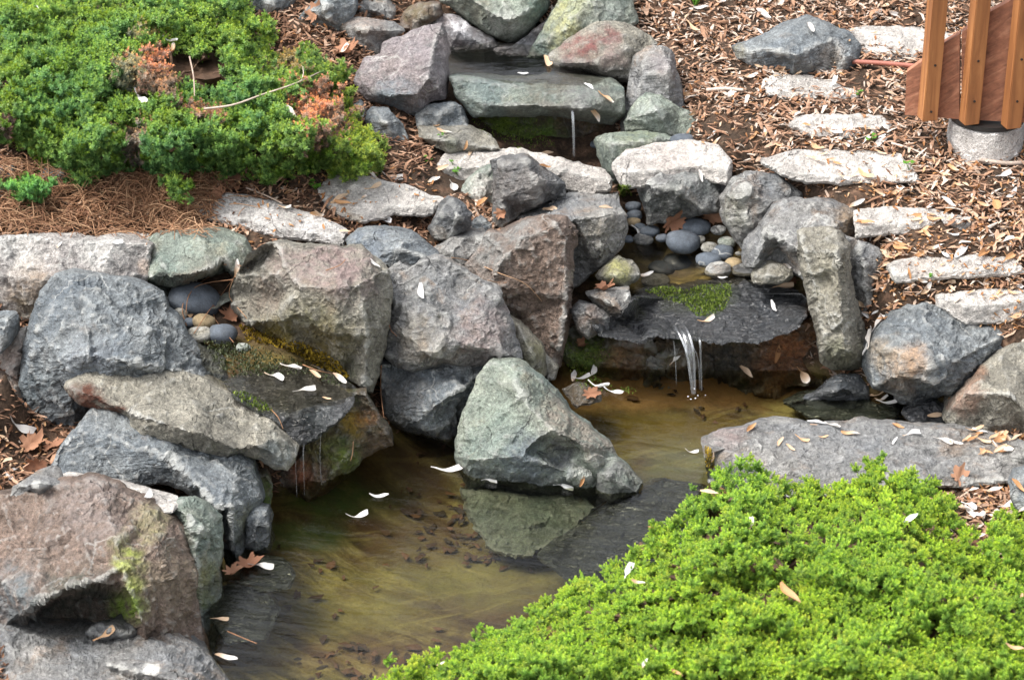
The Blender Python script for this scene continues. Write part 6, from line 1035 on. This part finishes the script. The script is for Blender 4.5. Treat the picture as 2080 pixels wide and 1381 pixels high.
for pts, lab in [([(915, 527), (950, 529), (1010, 550), (1065, 575), (1102, 608)], 'curving over the tall brown boulder'), ([(990, 574), (1012, 576), (1030, 575)], 'short on the centre slab top'), ([(787, 660), (798, 672), (808, 682)], 'on the centre slab left edge'), ([(770, 745), (775, 790), (776, 850)], 'hanging in the gap left of the dark blue boulder'), ([(718, 895), (712, 920), (708, 935)], 'on the mossy wall near the pond'), ([(550, 835), (568, 848), (574, 870)], 'on the ledge front'),
                 ([(665, 553), (690, 543), (702, 530)], 'on the purple boulder top'), ([(615, 745), (650, 758), (685, 765)], 'on the ledge moss'), ([(462, 1286), (495, 1300), (522, 1311)], 'floating at the lower left waterline'), ([(395, 680), (420, 640), (450, 600), (480, 560)], 'leaning over the egg shaped pebble'), ([(375, 640), (385, 600), (420, 570), (460, 552), (478, 562)], 'arched over the banded pebble'), ([(380, 660), (372, 620), (400, 585), (478, 566)], 'second arch over the banded pebble'),
                 ([(478, 566), (470, 600), (500, 640), (522, 668)], 'down the face of the massive brown boulder'), ([(432, 622), (440, 650), (475, 700)], 'crossing the dark round pebble'), ([(450, 535), (480, 538), (502, 540)], 'under the green grey boulder rim'), ([(1645, 985 - 120), (1660, 866)][0:2], 'on the slab rim'), ([(480, 458), (488, 436), (498, 425)], 'upright on the speckled step'), ([(300, 500), (310, 470), (300, 450)], 'beside the left slab')]:
    line_on(pts, .0008, .0006, 'needle', 'pine_needle', NL + lab, 'pine needle', 'single pine needles', lift=.004, k=18)
# pine straw under the juniper
parts = []; rr = []
for k in range(2600):
    if k < 1900: x, y = RNG.uniform(-20, 430), RNG.uniform(330, 478)
    else: x, y = RNG.normal(330, 55), RNG.normal(395, 28)
    p, n = hit(x, y)
    if p is None or inpoly(x, y, JB) or y < 320: continue
    a = RNG.uniform(0, 6.28); L = RNG.uniform(.02, .075); d = np.array([math.cos(a), math.sin(a) * .8, RNG.normal(0, .22)]); b = np.array([RNG.normal(0, .1), RNG.normal(0, .1), abs(RNG.normal(0, .18))]) * L
    q = p + [0, 0, .003]; parts.append(tube(np.array([q - d * L / 2, q - d * L / 6 + b * .8, q + d * L / 6 + b, q + d * L / 2]), .00075, 3, cap=False)); rr.append(np.full(12, RNG.uniform()))
for k in range(500):                                        # a hanging brown skirt of dead growth at the juniper foot
    x, y = RNG.normal(310, 38), RNG.uniform(335, 420); p = atY(x, y, 3.98 - (y - 335) * .0004) ; a = RNG.uniform(0, 6.28); L = RNG.uniform(.012, .035); d = np.array([math.cos(a), .3 * math.sin(a), RNG.normal(0, .8)]); parts.append(tube(np.array([p - d * L / 2, p, p + d * L / 2]), .0008, 3, cap=False)); rr.append(np.full(9, RNG.uniform(0, .6)))
V, Fc = joined(parts); tag(put('pine_straw', V, Fc, M['needle'], attrs={'rnd': np.concatenate(rr)}), 'tangled rust brown pine straw under the juniper', 'pine straw', kind='stuff')
def weed(px, py, s, n, lab, tall=False):
    p, _ = hit(px, py)
    if p is None: return
    r = np.random.default_rng(int(px)); parts = []
    for k in range(n):
        a = r.uniform(0, 6.28); h = s * r.uniform(.5, 1.3); tipp = p + [math.cos(a) * s * .5, math.sin(a) * s * .5, h]; 
        if tall: parts.append(tube(curve(np.array([p, (p + tipp) / 2 + [0, 0, h * .2], tipp]), 6), np.linspace(.0025, .0004, 6), 4, .3)); continue
        parts.append(tube(np.array([p, tipp]), .0005, 4)); c = tipp; m = 10; rad = s * .38
        v = [c + [math.cos(q) * rad, math.sin(q) * rad * .9 , rad * .35 * math.cos(q * 2 + k)] for q in np.linspace(0, 2 * math.pi, m, endpoint=False)] + [c - [0, 0, rad * .2]]; parts.append((np.array(v), [(i, (i + 1) % m, m) for i in range(m)]))
    V, Fc = joined(parts); tag(put('weed', V, Fc, M['weed'], attrs={'rnd': np.full(len(V), .6)}), lab, 'weed', 'small green weeds')
for a in [(1768, 290, .014, 3, 'green seedling at the step left of the footing'), (1846, 345, .014, 3, 'green seedling right of the wide step'), (930, 358, .012, 4, 'green seedling before the large limestone block'), (640, 385, .014, 7, 'green weed between the juniper and the limestone step'), (896, 278, .008, 3, 'green sprout on the low grey green stone'), (1745, 195, .01, 4, 'green sprout at the narrow step end'), (625, 360, .012, 4, 'green sprout under the juniper skirt'), (1885, 568, .01, 4, 'green sprout on the lower right bank'), (870, 330, .010, 4, 'green sprout in the soil left of the limestone block'), (920, 335, .008, 3, 'tiny green sprout on the soil by the block')]: weed(*a)
weed(1412, 14, .05, 9, 'grassy green tuft at the top edge, nearer the centre', True); weed(2005, 5, .05, 6, 'grassy green tuft at the top edge behind the stair', True)
def moss(poly, n, h, c0, c1, lab, mat):
    r = np.random.default_rng(n); x0, x1, y0, y1 = min(p[0] for p in poly), max(p[0] for p in poly), min(p[1] for p in poly), max(p[1] for p in poly); parts = []; rr = []
    for _ in range(n):
        x, y = r.uniform(x0, x1), r.uniform(y0, y1)
        if not inpoly(x, y, poly) or (edist(x, y, poly) < 12 and r.uniform() < .5): continue
        p, nn = hit(x, y)
        if p is None: continue
        d = nn * .6 + [0, 0, .6] + r.normal(0, .5, 3); d /= np.linalg.norm(d); s_ = np.cross(d, r.normal(0, 1, 3)); s_ /= np.linalg.norm(s_); w = h * .3; q = p - d * h * .2; parts.append((np.array([q + s_ * w, q - s_ * w, q + d * h * r.uniform(.5, 1.2)]), [(0, 1, 2)])); rr.append(np.full(3, r.uniform()))
    V, Fc = joined(parts); tag(put('moss', V, Fc, mat, attrs={'rnd': np.concatenate(rr)}), lab, 'moss', kind='stuff')
mg = leafy('green_moss', [(0, (.04, .07, .01)), (.5, (.11, .17, .02)), (1, (.24, .30, .06))], .8, .2, amt=.3); mo = leafy('golden_moss', [(0, (.06, .045, .008)), (.5, (.30, .20, .02)), (1, (.55, .38, .04))], .8, .2, amt=.3); mw = leafy('dark_wet_moss', [(0, (.015, .022, .008)), (.6, (.05, .065, .02)), (1, (.2, .22, .14))], .35, .1, amt=.3)
moss([(1310, 590), (1350, 580), (1400, 590), (1420, 580), (1484, 577), (1486, 600), (1470, 630), (1440, 645), (1415, 642), (1390, 620), (1350, 608)], 5200, .006, 0, 0, 'olive green moss cushion on the wet middle ledge', mg)
moss([(486, 660), (505, 662), (560, 690), (600, 690), (650, 710), (690, 735), (712, 765), (690, 762), (640, 740), (600, 720), (550, 702), (500, 692)], 6500, .009, 0, 0, 'golden moss strip at the foot of the massive brown boulder', mo)
moss([(410, 690), (480, 695), (560, 715), (640, 742), (700, 772), (690, 785), (620, 762), (520, 762), (470, 765), (430, 730)], 5200, .005, 0, 0, 'dark wet moss along the left ledge water', mw)
moss([(470, 796), (500, 796), (540, 818), (560, 840), (530, 835), (490, 815)], 900, .006, 0, 0, 'green moss on the left end of the ledge stone', mg)
moss([(1160, 690), (1230, 690), (1250, 720), (1200, 750), (1230, 780), (1300, 790), (1290, 800), (1180, 790), (1150, 740)], 1800, .005, 0, 0, 'bright moss on the wall left of the middle fall', mg)
moss([(955, 243), (1100, 240), (1130, 300), (1060, 306), (980, 270)], 1500, .005, 0, 0, 'green moss on the wall under the upper ledge', mg)
moss([(1255, 376), (1280, 376), (1283, 398), (1258, 402)], 500, .008, 0, 0, 'small green moss tuft between the two limestone blocks', mg)
moss([(1430, 905), (1448, 912), (1450, 950), (1435, 960)], 500, .006, 0, 0, 'brown green moss on the left end of the long slab', mo)
